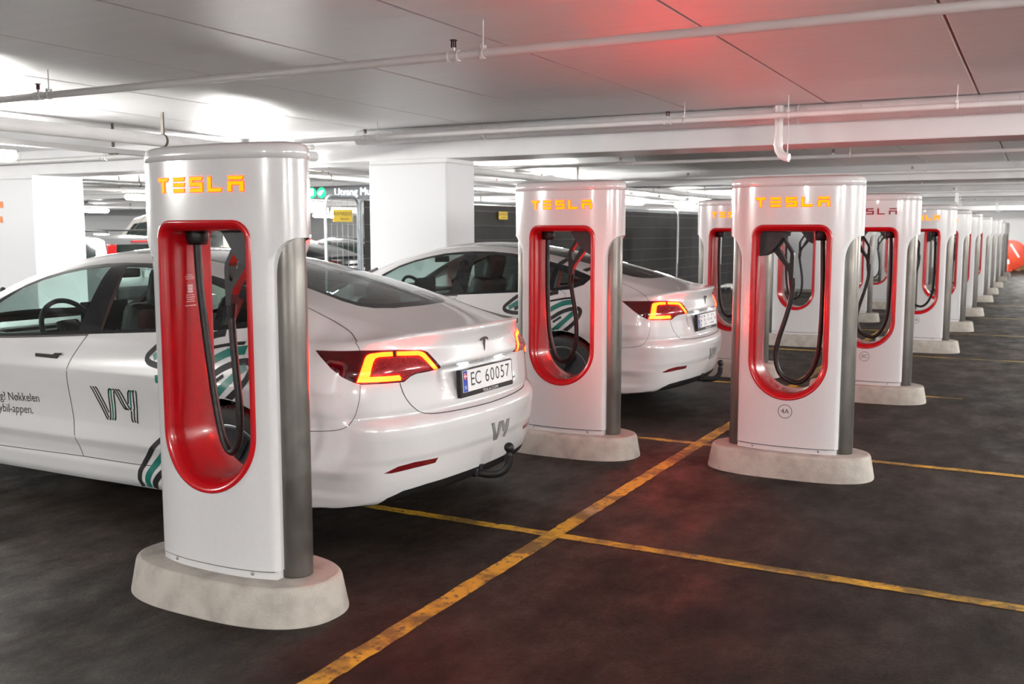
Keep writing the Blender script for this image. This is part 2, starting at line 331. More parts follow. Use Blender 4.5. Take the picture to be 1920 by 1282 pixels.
# ---------------------------------------------------------------- fluorescent fittings
def half_tube(L, r, z0, n=10):
    """rounded trough diffuser, closed ends, length along y"""
    rings = []
    for y, k in ((-L/2, .35), (-L/2+.012, .8), (-L/2+.04, 1), (L/2-.04, 1), (L/2-.012, .8), (L/2, .35)):
        rings.append([(r*math.cos(PI-.8+(PI+1.6)*i/n)*(.75+.25*k), y, z0+r*.95*math.sin(PI-.8+(PI+1.6)*i/n)*k) for i in range(n+1)])
    return MB().loft(rings, True, False, True)
FIT = {'rod': MB().tube([(0, 0, .08), (0, 0, HC-2.20)], .006, 6).mesh('rod', M['zinc']), 'diffuser': half_tube(1.5, .06, 0).mesh('diffuser', M['tube']),
       'housing': MB().box((0, 0, .040), (.070, 1.50, .018), bev=.007).mesh('housing', M['fitting']),
       'bracket': MB().box((0, 0, .062), (.03, .02, .04)).mesh('bracket', M['rust']),
       'clip': MB().box((.062, 0, .004), (.008, .03, .03)).box((-.062, 0, .004), (.008, .03, .03)).mesh('clip', M['zinc'])}
def fitting(x, y, z, label, rz=0, group=None, hung=False):
    t = empty('tube_light', (x, y, z), rz); tag(t, label, 'lamp', group)
    link('housing', FIT['housing'], t); link('diffuser', FIT['diffuser'], t)
    for k in (-.55, .55): link('bracket', FIT['bracket'], t, (0, k, 0))
    for k in (-.6, -.2, .2, .6): link('clip', FIT['clip'], t, (0, k, 0))
    if hung:
        for k in (-.5, .5): link('rod', FIT['rod'], t, (0, k, 0))
ordn = ['first', 'second', 'third', 'fourth', 'fifth', 'sixth', 'seventh', 'eighth', 'ninth', 'tenth', 'eleventh', 'twelfth', 'thirteenth', 'fourteenth']
for i in range(-1, 10):
    fitting(-8.4, 5.31+4.1*i-(1.9 if i < 0 else 0), 2.222, ('%s fluorescent tube light along the tray nearest the cars, counting away from the viewer' % ordn[i]) if i >= 0 else ['tube light behind the viewer over the near aisle, farthest back', 'tube light behind the viewer over the near aisle, middle one', 'tube light just behind the viewer over the near aisle'][i+3], group='tube lights over the near aisle')  # the unseen one is shifted off the row's spacing to tune the car-side light
for i in range(-1, 8):
    fitting(-16.0, 10.1+4.6*i, 2.222, ('%s fluorescent tube light in the second aisle on the left, counting away' % ordn[i]) if i >= 0 else ['tube light of the second aisle, farthest out of view', 'tube light of the second aisle, out of view', 'tube light of the second aisle, just out of view'][i+3], group='tube lights over the second aisle')
for i in range(0, 6):
    fitting(-27.0, 10.+6.*i, 2.222, '%s small distant tube light deep in the left part, counting away' % ordn[i], group='distant tube lights')
for i in range(0, 10):
    fitting(4.4, -3.5+8.4*(i//2)+(-1.8, 1.8)[i % 2], 2.20, '%s tube light over the right-hand aisle outside the picture' % ordn[i], group='tube lights over the right aisle', hung=True)
for i, y in enumerate((-2.6, -5.4)):  # added lamps out of view, to brighten the fronts of the charging posts
    fitting(-2.1, y, 2.20, ['tube light over the bays just behind the viewer', 'tube light over the bays farther behind the viewer'][i], 0, 'tube lights behind the viewer', True)
for i, (x, y) in enumerate(((.2, 40.2),)):
    fitting(x, y, 2.538, 'bright tube light before the far end wall at the right edge', PI/2)
# ---------------------------------------------------------------- charging posts
A_, B_, EX, EY = .41, .155, 2.35, 2.0
def yf(x): return B_*max(0., 1-abs(min(abs(x), A_)/A_)**EX)**(1/EY)
def hw(z):
    if z >= 1.50: return A_
    if z <= 1.34: return .315
    t = (z-1.34)/.16; return .315+(A_-.315)*(1-math.sqrt(max(0, 1-t*t)))
def open_loop(inset=0., n=30):
    """outline of the opening (x, z): rounded top corners, round bottom"""
    w, zt, zb, r = .245-inset, 1.567-inset, .478+inset, max(.015, .075-inset); R = w; P = []
    for i in range(n+1): a = PI+PI*i/n; P.append((R*math.cos(a), zb+R*1.02+R*1.02*math.sin(a)))
    for k in range(1, 7): P.append((w, zb+R*1.02+(zt-r-zb-R*1.02)*k/7))
    for i in range(7): a = PI/2*i/6; P.append((w-r+r*math.cos(a), zt-r+r*math.sin(a)))
    for k in range(1, 7): P.append((w-r-(2*w-2*r)*k/7, zt))
    for i in range(7): a = PI/2+PI/2*i/6; P.append((-w+r+r*math.cos(a), zt-r+r*math.sin(a)))
    for k in range(1, 7): P.append((-w, zt-r-(zt-r-zb-R*1.02)*k/7))
    return P
def cover_mesh():
    zb, zt = .185, 1.800
    right = [(hw(z), z) for z in [zb]+[1.34+.16*math.sin(PI/2*k/8) for k in range(0, 9)]+[1.6, 1.7, zt]]
    outer = right+[(x, zt) for x in np.linspace(A_, -A_, 40)[1:-1]]+[(-x, z) for x, z in right[::-1]]+[(x, zb) for x in np.linspace(-.315, .315, 24)[1:-1]]
    hole = open_loop(.006); pts = [Vector(p) for p in outer]; n0 = len(pts); pts += [Vector(p) for p in hole]; n1 = len(pts)
    xs = [A_*math.sin(a) for a in np.linspace(-PI/2, PI/2, 45)]
    for z in np.linspace(zb, zt, 40):
        for s_ in (1,):
            w = hw(z); cols = [x for x in xs if abs(x) < w-.024]
            if z < 1.44: cols += [q*(w-d) for q in (-1, 1) for d in (.004, .010, .017)]
            pts += [Vector((x, z)) for x in cols]
    out = delaunay_2d_cdt(pts, [], [list(range(n0)), list(range(n0, n1))], 0, 1e-6, True)
    tris = [t for t, o in zip(out[2], out[5]) if 0 in o and 1 not in o]
    def ylift(x, z):
        y = -yf(x); d = hw(z)-abs(x); k = min(1, max(0, (1.46-z)/.1)); r = .022
        if d < r and k > 0: y += k*(r-math.sqrt(max(0, r*r-(r-d)**2)))
        return y
    V = [(p[0], ylift(p[0], p[1]), p[1]) for p in out[0]]
    mb = MB(); mb.add(V, tris, True)
    e = .002; NR = []
    for p in out[0]:
        x, z = p; s = min(max(x, -A_+.004), A_-.004)
        gx = (ylift(s+e, z)-ylift(s-e, z))/(2*e); n = Vector((gx, -1, 0)).normalized(); NR.append(tuple(n))
    for sgn in (-1, 1):                     # side walls of the narrow lower part
        zs = [zb, .6, 1.0, 1.3]+[1.34+.159*math.sin(PI/2*k/9) for k in range(10)]; a = [(sgn*hw(z), ylift(sgn*hw(z), z), z) for z in zs]; b = [(sgn*hw(z), -.045, z) for z in zs]
        mb.add(a+b, [(i, i+1, 15+i, 14+i)[::-sgn] for i in range(13)], True); dh = [(hw(min(z+.002, 1.4995))-hw(z-.002))/(min(z+.002, 1.4995)-z+.002) for z in zs]; NR += [tuple(Vector((sgn, 0, -d)).normalized()) for d in dh]*2
    me = bpy.data.meshes.new('cover'); me.from_pydata(mb.v, [], mb.f); me.materials.append(M['white'])
    me.polygons.foreach_set('use_smooth', [True]*len(mb.f))
    fl = [p for p in me.polygons if p.index < len(tris) and p.normal.y > 0]
    if fl:
        bm = bmesh.new(); bm.from_mesh(me); bm.faces.ensure_lookup_table(); bmesh.ops.reverse_faces(bm, faces=[bm.faces[p.index] for p in fl]); bm.to_mesh(me); bm.free()
    me.normals_split_custom_set_from_vertices(NR); return me
def oval(z, s=1., n=72, a=A_, b=B_, ex=EX, ey=EY):
    P = []
    for k in range(n):
        t = 2*PI*k/n; c, si = math.cos(t), math.sin(t)
        P.append((a*s*math.copysign(abs(c)**(2/ex), c), b*s*math.copysign(abs(si)**(2/ey), si), z))
    return P
def ring_off(z, d, **k): return oval(z, 1., a=A_-d, b=B_-d, **k)
def liner_mesh():
    prof = [(-.001, .0), (.001, -.006), (.008, -.008), (.020, -.003), (.032, .012), (.040, .035)]
    rings = []
    for ins, dy in prof: rings.append([(x, -yf(x)+dy, z) for x, z in open_loop(ins)])
    rings.append([(x, -.04, z) for x, z in open_loop(.042)]); rings.append([(x, .04, z) for x, z in open_loop(.042)])
    for ins, dy in prof[::-1]: rings.append([(x, yf(x)-dy, z) for x, z in open_loop(ins)])
    return MB().loft(rings, True, True, False).mesh('opening_liner', M['red'])
LET = {'T': [[(0, 1), (1, 1), (.93, .80), (.63, .78), (.61, 0), (.41, 0), (.41, .78), (.10, .78)]],
       'E': [[(0, 1), (1, 1), (.94, .79), (.05, .79)], [(0, .60), (1, .60), (.94, .40), (0, .40)], [(0, .21), (.98, .21), (.93, 0), (.05, 0)]],
       'S': [[(0, 1), (1, 1), (.92, .80), (.22, .80), (.22, .62), (1, .62), (1, 0), (0, 0), (.08, .20), (.79, .20), (.79, .42), (0, .42)]],
       'L': [[(0, 1), (.20, .97), (.20, .20), (1, .20), (.90, 0), (0, 0)]],
       'A': [[(0, 1), (1, 1), (.90, .80), (.10, .80)], [(0, .64), (1, .64), (1, 0), (.79, .0), (.79, .44), (.21, .44), (.21, 0), (0, .0)]]}
def letter_mesh(ch, x0, w, z0, h, grow, lift, m):
    mb = MB()
    for poly in LET[ch]:
        c = Vector((sum(p[0] for p in poly)/len(poly), sum(p[1] for p in poly)/len(poly)))
        P = [Vector((x0+p[0]*w, z0+p[1]*h)) for p in poly]; n = len(P); area = sum(P[i].x*P[(i+1) % n].y-P[(i+1) % n].x*P[i].y for i in range(n)); Q = []
        for i in range(n):
            a, b, c_ = P[i-1], P[i], P[(i+1) % n]; d1 = (b-a).normalized(); d2 = (c_-b).normalized(); sg = 1 if area > 0 else -1
            nrm = Vector((d1.y+d2.y, -d1.x-d2.x))*sg
            Q.append(b+nrm.normalized()*grow if nrm.length > 1e-6 else b)
        if area < 0: Q = Q[::-1]
        out = delaunay_2d_cdt(Q, [], [list(range(n))], 0, 1e-6, True); tris = [t for t, o in zip(out[2], out[5]) if o]
        F = [(p.x, -yf(p.x)-lift, p.y) for p in out[0]]; mb.add(F, tris)
        mb.add([(p.x, -yf(p.x)-lift, p.y) for p in Q]+[(p.x, -yf(p.x), p.y) for p in Q], [(i, (i+1) % n, n+(i+1) % n, n+i) for i in range(n)])
    return mb.mesh('sign_letter', m)
def text_mesh(body, size, m, align='CENTER', ext=.0):
    cu = bpy.data.curves.new('text', 'FONT'); cu.body = body; cu.size = size; cu.align_x = align; cu.align_y = 'CENTER'; cu.extrude = ext; cu.resolution_u = 3
    o = bpy.data.objects.new('text', cu); COL.objects.link(o); dg = bpy.context.evaluated_depsgraph_get(); dg.update()
    me = bpy.data.meshes.new_from_object(o.evaluated_get(dg)); bpy.data.objects.remove(o); bpy.data.curves.remove(cu)
    me.name = 'lettering'; me.materials.clear(); me.materials.append(m); return me
def smooth_path(pts, n=8):
    P = [Vector(p) for p in pts]; out = []
    for i in range(len(P)-1):
        a, b, c, d = P[max(i-1, 0)], P[i], P[i+1], P[min(i+2, len(P)-1)]
        for k in range(n):
            t = k/n; out.append(.5*((2*b)+(c-a)*t+(2*a-5*b+4*c-d)*t*t+(3*b-a-3*c+d)*t**3))
    return out+[P[-1]]
CH = {}
CH['cover'] = cover_mesh(); CH['liner'] = liner_mesh()
CH['base'] = MB().loft([oval(z, 1, 80, .520-d, .262-d, 2.9, 2.3) for z, d in ((0, 0), (.008, 0), (.128, .022), (.140, .026), (.147, .032), (.150, .042))], True).mesh('concrete_base', M['concrete'])
CH['cap'] = MB().loft([ring_off(1.797, .004), ring_off(1.8012, .0035), ring_off(1.802, .0004), ring_off(1.828, .0006), ring_off(1.844, .003), ring_off(1.854, .010), ring_off(1.860, .026), ring_off(1.866, .06), ring_off(1.870, .10), ring_off(1.872, .13)], True).mesh('top_cap', M['white'])
_o = [(x, y) for x, y, _ in oval(0, 1, 96, A_-.006, B_-.006) if x > .252]; _o.sort(key=lambda p: math.atan2(p[1], p[0]-.2))
CH['floor'] = MB().prism(_o, 1.500, 1.506, 'z').prism([(-x, y) for x, y in _o], 1.500, 1.506, 'z').mesh('head_floor', M['white'])
CH['core'] = MB().loft([[(x, -.05, z) for x, z in open_loop(.02)], [(x, .05, z) for x, z in open_loop(.02)]], True, True, False).mesh('tunnel', M['dark'])
CH['pole'] = MB().loft([oval(z, 1, 44, .071-d, .066-d, 2.05, 2.05) for z, d in ((.150, .012), (.151, .001), (.156, 0), (1.50, 0), (1.53, .004))], True).mesh('steel_pole', M['steel'])
CH['skirt'] = MB().loft([[(x, -yf(x)+.010, z) for x in np.linspace(-.309, .309, 24)]+[(.309, -.045, z), (-.309, -.045, z)] for z in (.150, .186)], False).mesh('skirt', M['white'])
CH['sill'] = MB().loft([[(x, -yf(x)+.002, z) for x in np.linspace(-.300, .300, 24)]+[(.300, -.045, z), (-.300, -.045, z)] for z in (.181, .1855)], False).mesh('sill_strip', M['dark'])
CH['bolt'] = MB().lathe([(.0, -.003), (.006, -.003), (.0075, 0), (.0075, .004)], 'y', (0, 0, 0), 12).mesh('bolt', M['bolt'])
CH['hol'] = MB().prism([(-.204, 1.535), (-.204, 1.372), (-.185, 1.374), (-.160, 1.386), (-.125, 1.412), (-.100, 1.440), (-.075, 1.480), (-.040, 1.527), (-.036, 1.535)], -.075, .075).mesh('holster', M['dark'])
CH['con'] = MB().prism([(-.150, 1.425), (-.085, 1.497), (-.072, 1.500), (-.006, 1.395), (-.002, 1.372), (-.004, 1.225), (-.030, 1.225), (-.036, 1.270), (-.050, 1.300)], -.022, .022, holes=[[(-.072, 1.468), (-.030, 1.398), (-.026, 1.385), (-.028, 1.330), (-.040, 1.322), (-.100, 1.428)]])
CH['con'].tube([(-.016, 0, 1.235), (-.013, 0, 1.20), (-.012, 0, 1.165)], .021, 10, True, [.021, .020, .0165]); CH['con'] = CH['con'].mesh('connector', M['black'])
CH['boss'] = MB().lathe([(.0, 1.470), (.036, 1.470), (.043, 1.482), (.046, 1.505), (.044, 1.528), (.038, 1.545)], 'z', (.160, 0, 0), 20).mesh('cable_boss', M['black'])
path = smooth_path([(-.012, 0, 1.20), (-.014, -.004, 1.12), (-.040, -.012, 1.0), (-.085, -.016, .84), (-.100, -.015, .73), (-.075, -.012, .635), (-.02, -.008, .585), (.05, -.004, .575), (.115, -.002, .635), (.158, 0, .76), (.172, 0, .95), (.174, 0, 1.20), (.168, 0, 1.40), (.165, 0, 1.48)], 7)
CH['cable'] = MB().tube(path, .0155, 10).mesh('charging_cable', M['cable'])
path = smooth_path([(-.012, 0, 1.20), (-.020, -.004, 1.12), (-.040, -.010, 1.0), (-.052, -.012, .88), (-.048, -.012, .76), (-.015, -.010, .665), (.045, -.006, .622), (.10, -.004, .66), (.140, -.002, .78), (.158, 0, .95), (.166, 0, 1.20), (.166, 0, 1.38), (.164, 0, 1.48)], 7)
CH['cable_back'] = MB().tube(path, .0155, 10).mesh('charging_cable', M['cable'])
path = smooth_path([(-.012, 0, 1.20), (-.022, .004, 1.08), (-.040, .010, .94), (-.055, .014, .80), (-.045, .014, .68), (-.005, .012, .618), (.045, .006, .66), (.085, .0, .79), (.115, -.004, .95), (.140, -.004, 1.13), (.158, 0, 1.32), (.164, 0, 1.48)], 7)
CH['cable_slant'] = MB().tube(path, .0155, 10).mesh('charging_cable', M['cable'])
LW, LP, LH, LZ = .066, .0955, .056, 1.677
for i, ch in enumerate('TESLA'):
    x0 = -2.5*LP+(LP-LW)/2+i*LP+.0
    CH['on'+ch] = letter_mesh(ch, x0, LW, LZ, LH, .0014, .0035, M['sign']); CH['rim'+ch] = letter_mesh(ch, x0, LW, LZ, LH, .0040, .0018, M['signrim']); CH['off'+ch] = letter_mesh(ch, x0, LW, LZ, LH, 0, .0025, M['signoff'])
def stall_mark(t, body):
    mb = MB(); n = 40
    for r0, r1 in ((.0405, .0440),):
        mb.add([(r*math.cos(2*PI*k/n), -yf(r*math.cos(2*PI*k/n))-.001, .408+r*math.sin(2*PI*k/n)) for r in (r0, r1) for k in range(n)], [(k, (k+1) % n, n+(k+1) % n, n+k) for k in range(n)])
    ring = mb.build('stall_ring', M['ink'], t)
    me = text_mesh(body, .044, M['ink'])
    me.transform(Matrix.Rotation(PI/2, 4, 'X')); me.transform(Matrix.Translation((0, -B_-.001, .408))); link('stall_number', me, ring)
def charger(x, y, rz, label, lit=True, mark=None, detail=2, group='charging posts', cable=None):
    t = empty('charging_post', (x, y, 0), rz); tag(t, label, 'charger', group)
    link('concrete_base', CH['base'], t)
    for r in (0, PI):
        c = link('cover', CH['cover'], t, rot=(0, 0, r)); link('skirt', CH['skirt'], c); link('sill_strip', CH['sill'], c)
        if detail > 1:
            for bx in (-.205, .205): link('bolt', CH['bolt'], c, (bx, -yf(bx)+.009, .168))
        if detail > 0:
            for ch in 'TESLA':
                l = link('sign_letter', CH[('on' if lit else 'off')+ch], c)
                if lit and detail > 1: link('letter_rim', CH['rim'+ch], l)
    link('opening_liner', CH['liner'], t); link('head_floor', CH['floor'], t); link('top_cap', CH['cap'], t)
    for s in (-1, 1): link('steel_pole', CH['pole'], t, (s*.318, 0, 0))
    link('holster', CH['hol'], t); link('connector', CH['con'], t); link('cable_boss', CH['boss'], t); link('charging_cable', CH[cable or ('cable' if rz == 0 else 'cable_back')], t)
    if mark: stall_mark(t, mark)
    return t
L1 = charger(-2.91, 3.03, PI, 'nearest charging post, large at the left, with lit amber letters', cable='cable_slant')
mb = MB()
for k, (w, z) in enumerate(((.03, 1.345), (.05, 1.337), (.045, 1.329), (.028, 1.30), (.028, 1.288), (.028, 1.276), (.042, 1.262), (.046, 1.253), (.04, 1.244), (.046, 1.235), (.06, 1.218))):
    mb.box((.2015, .01, z), (.0008, w, .003 if k not in (3, 4, 5) else .010))
mb.build('warning_print', mat('white_print', (.75, .55, .55), .5), L1)
charger(-2.86, 6.25, PI, 'charging post with lit letters standing between the two white cars')
charger(-2.87, 10.5, PI, 'charging post behind the second white car, half hidden by post 4A')
charger(-2.87, 13.72, PI, 'charging post seen through the opening of post 4A', detail=1)
charger(-2.87, 17.9, PI, 'charging post seen through the opening of post 3C', detail=1)
for k, y in enumerate((21.1, 24.3, 28.5)): charger(-2.87, y, PI, ['left-row charging post beyond the one seen through 3C', 'left-row charging post far down the row', 'last left-row charging post, far away'][k], detail=0)
charger(-1.352, 6.36, 0, 'charging post marked 4A beside the yellow line', mark='4A')
charger(-1.345, 9.50, 0, 'charging post marked 3C with unlit dark red letters', lit=False, mark='3C')
charger(-1.345, 13.75, 0, 'charging post marked 3B with lit letters', mark='3B')
for k, (y, d) in enumerate(((16.85, 1), (20.06, 1), (24.2, 0), (27.4, 0), (30.8, 0), (34.8, 0), (38.6, 0))):
    charger(-1.345, y, 0, 'right-row charging post, %s one beyond post 3B' % ordn[k], detail=d)
# ---------------------------------------------------------------- car body: an implicit shape, sampled once
# s runs forward from the rear bumper, y out from the centre line (one half), z up
def curve(pts, sig=.03):
    xs = np.array([p[0] for p in pts], float); ys = np.array([p[1] for p in pts], float)
    t = np.linspace(xs[0]-.5, xs[-1]+.5, 4000); dt = t[1]-t[0]
    v = np.interp(t, xs, ys)
    # extend ends along their slope so that smoothing keeps them
    lo = t < xs[0]; v[lo] = ys[0]+(ys[1]-ys[0])/(xs[1]-xs[0])*(t[lo]-xs[0])
    hi = t > xs[-1]; v[hi] = ys[-1]+(ys[-1]-ys[-2])/(xs[-1]-xs[-2])*(t[hi]-xs[-1])
    n = int(3*sig/dt)+1; g = np.exp(-.5*(np.arange(-n, n+1)*dt/sig)**2); g /= g.sum()
    vp = np.concatenate([v[0]-(v[n:0:-1]-v[0]), v, v[-1]+(v[-1]-v[-2:-n-2:-1])])
    v = np.convolve(vp, g, 'valid')
    return lambda x: np.interp(x, t, v)
def smax(a, b, k):
    h = np.clip(.5+.5*(a-b)/k, 0, 1)
    return b+(a-b)*h+k*h*(1-h)
def smin(a, b, k): return -smax(-a, -b, k)
def sstep(a, b, x):
    t = np.clip((x-a)/(b-a), 0, 1); return t*t*(3-2*t)
PLAN = curve([(0,-.045),(.3,-.025),(.6,-.006),(.95,.004),(1.5,-.004),(2.2,0),(3.0,-.002),(3.6,.0),(3.9,.0),(4.15,-.03),(4.4,-.10),(4.6,-.22)], .07)
PROF = curve([(.10,.82),(.16,.850),(.20,.870),(.27,.880),(.30,.874),(.36,.884),(.405,.904),(.418,.9025),(.50,.895),(.60,.899),(.70,.911),(.780,.9235),(.792,.921),(.87,.905),(.95,.888),(1.02,.862),(1.12,.815)], .006)
TOPL = curve([(-.1,1.032),(.06,1.043),(.2,1.040),(.4,1.050),(.7,1.062),(1.0,1.062),(1.4,1.036),(1.8,1.008),(2.2,.982),(2.7,.955),(3.2,.945),(3.6,.955),(3.85,.945),(4.1,.885),(4.35,.795),(4.55,.69),(4.7,.56)], .06)
CRWN = curve([(0,.03),(.3,.05),(.8,.06),(1.5,.05),(2.5,.03),(3.4,.06),(4.0,.10),(4.6,.14)], .1)
REAR = curve([(.10,.20),(.20,.11),(.25,.075),(.30,.050),(.345,.036),(.40,.024),(.43,.018),(.46,.006),(.56,-.006),(.60,-.004),(.630,.010),(.655,.040),(.70,.048),(.80,.058),(.855,.058),(.875,.056),(.91,.062),(.96,.070),(1.0,.062),(1.03,.048),(1.06,.042),(1.2,.04)], .007)
RECS = curve([(.5,0),(.66,0),(.70,.002),(.80,.022),(.844,.030),(.848,.030),(.867,0),(1.2,0)], .003)
FRNT = curve([(.1,4.5),(.2,4.62),(.4,4.69),(.55,4.694),(.65,4.67),(.75,4.60),(.9,4.45),(1.1,4.2)], .03)
BOTM = curve([(-.1,.245),(.1,.24),(.35,.215),(.6,.185),(1.0,.165),(2.0,.152),(3.5,.152),(4.2,.175),(4.7,.20)], .05)
TOPG = curve([(-.1,.97),(.0,1.00),(.15,1.048),(.3,1.092),(.45,1.136),(.6,1.179),(.75,1.219),(.9,1.256),(1.05,1.291),(1.2,1.322),(1.35,1.354),(1.5,1.382),(1.65,1.404),(1.8,1.421),(1.95,1.431),(2.1,1.434),(2.25,1.431),(2.4,1.414),(2.55,1.388),(2.7,1.352),(2.85,1.306),(3.0,1.252),(3.15,1.192),(3.3,1.130),(3.5,1.045),(3.7,.965),(3.9,.89),(4.2,.74)], .05)
GHALF = curve([(.0,.50),(.15,.56),(.3,.61),(.45,.65),(.6,.69),(.75,.73),(.9,.765),(1.1,.81),(1.35,.845),(1.7,.862),(2.2,.868),(2.8,.862),(3.2,.838),(3.5,.79),(3.8,.72),(4.2,.62)], .08)
BELT = curve([(0,1.09),(.8,1.078),(1.4,1.022),(2.0,.98),(2.7,.935),(3.3,.91),(4,.89)], .05)
def arch_bulge(s, z, s0):
    d = np.hypot((s-s0), (z-.335))
    return .016*np.exp(-((d-.40)/.075)**2)*(z > .2)
def car_f(s, y, z):
    W = PLAN(s)+PROF(z)+arch_bulge(s, z, .995)+arch_bulge(s, z, 3.87)
    # door scallop between the wheels
    W = W-.010*np.exp(-((z-.52)/.10)**2)*sstep(1.1, 1.7, s)*(1-sstep(3.0, 3.5, s))
    side = y-W
    top = (z-(TOPL(s)-CRWN(s)*y*y-.10*np.clip(y-.62, 0, 1)**2*8*(s < 99)))*.97
    rec = RECS(z)*(1-sstep(.34, .44, y))
    rear = REAR(z)+rec+(.19+.13*sstep(.86, 1.0, z))*y*y+.25*y**6-s
    front = (s-FRNT(z)+.12*y*y+.45*np.clip(y, 0, 1)**5)*.9
    bot = BOTM(s)-z
    a = smax(smax(rear, side, .11), smax(front, side, .12), .02)
    kt = .022+.07*sstep(.12, .5, s)
    a = smax(a, top, kt)
    a = smax(a, bot, .03)
    h = z-BELT(s)
    gs = (y-(GHALF(s)-.46*h-.40*h*np.abs(h)))*.88
    gt = (z-(TOPG(s)-.15*y*y))*.93
    g = smax(smax(smax(gs, gt, .10), .7-z, .03), np.maximum(smax(rear, side, .11)+.02, s-4.), .03)
    return smin(a, g, .035+.03*sstep(1.3, .8, s))
def sample_car():
    th = np.concatenate([np.linspace(-90, -24, 22, endpoint=False), np.linspace(-24, 50, 112, endpoint=False), np.linspace(50, 90, 30)])
    th = np.radians(th)
    S0, S1, ZC = .62, 3.95, .60
    rows = []
    for ph in np.radians(np.concatenate([np.linspace(90, 60, 34, endpoint=False), np.linspace(60, 0, 66, endpoint=False)])): rows.append((S0, -math.sin(ph), math.cos(ph)))
    for s in np.linspace(S0, S1, 96): rows.append((s, 0., 1.))
    for ph in np.radians(np.linspace(0, 90, 26)[1:]): rows.append((S1, math.sin(ph), math.cos(ph)))
    R = np.array(rows); nu, nv = len(rows), len(th)
    o = np.zeros((nu, nv, 3)); d = np.zeros((nu, nv, 3))
    o[:, :, 0] = R[:, 0, None]; o[:, :, 2] = ZC
    d[:, :, 0] = R[:, 1, None]; d[:, :, 1] = R[:, 2, None]*np.cos(th)[None]; d[:, :, 2] = R[:, 2, None]*np.sin(th)[None]
    ev = lambda t: car_f(o[..., 0]+d[..., 0]*t, np.abs(o[..., 1]+d[..., 1]*t), o[..., 2]+d[..., 2]*t)
    lo = np.zeros((nu, nv)); hi = np.full((nu, nv), 1.4); found = np.zeros((nu, nv), bool)
    prev = np.full((nu, nv), 1.4)
    for t in np.linspace(1.4, .05, 70):
        tt = np.full((nu, nv), t); f = ev(tt); new = (~found) & (f < 0)
        lo[new] = t; hi[new] = prev[new]; found |= new; prev[:] = t
    for _ in range(22):
        m = .5*(lo+hi); f = ev(m); ins = f < 0
        lo = np.where(ins, m, lo); hi = np.where(ins, hi, m)
    P = o+d*lo[..., None]; P[:, 0, 1] = 0; P[:, -1, 1] = 0
    e = .004; n = np.zeros_like(P)
    for k in range(3):
        a = [P[..., i].copy() for i in range(3)]; b = [P[..., i].copy() for i in range(3)]
        a[k] += e; b[k] -= e
        n[..., k] = car_f(a[0], np.abs(a[1]), a[2])-car_f(b[0], np.abs(b[1]), b[2])
    n /= np.linalg.norm(n, axis=-1, keepdims=True)+1e-9
    F = []
    for i in range(nu-1):
        for j in range(nv-1):
            a, b, c, e_ = i*nv+j, (i+1)*nv+j, (i+1)*nv+j+1, i*nv+j+1
            if i == 0: F.append((a, b, c)); continue
            if i == nu-2: F.append((a, b, e_)); continue
            F.append((a, b, c)); F.append((a, c, e_))
    return P.reshape(-1, 3), n.reshape(-1, 3), F
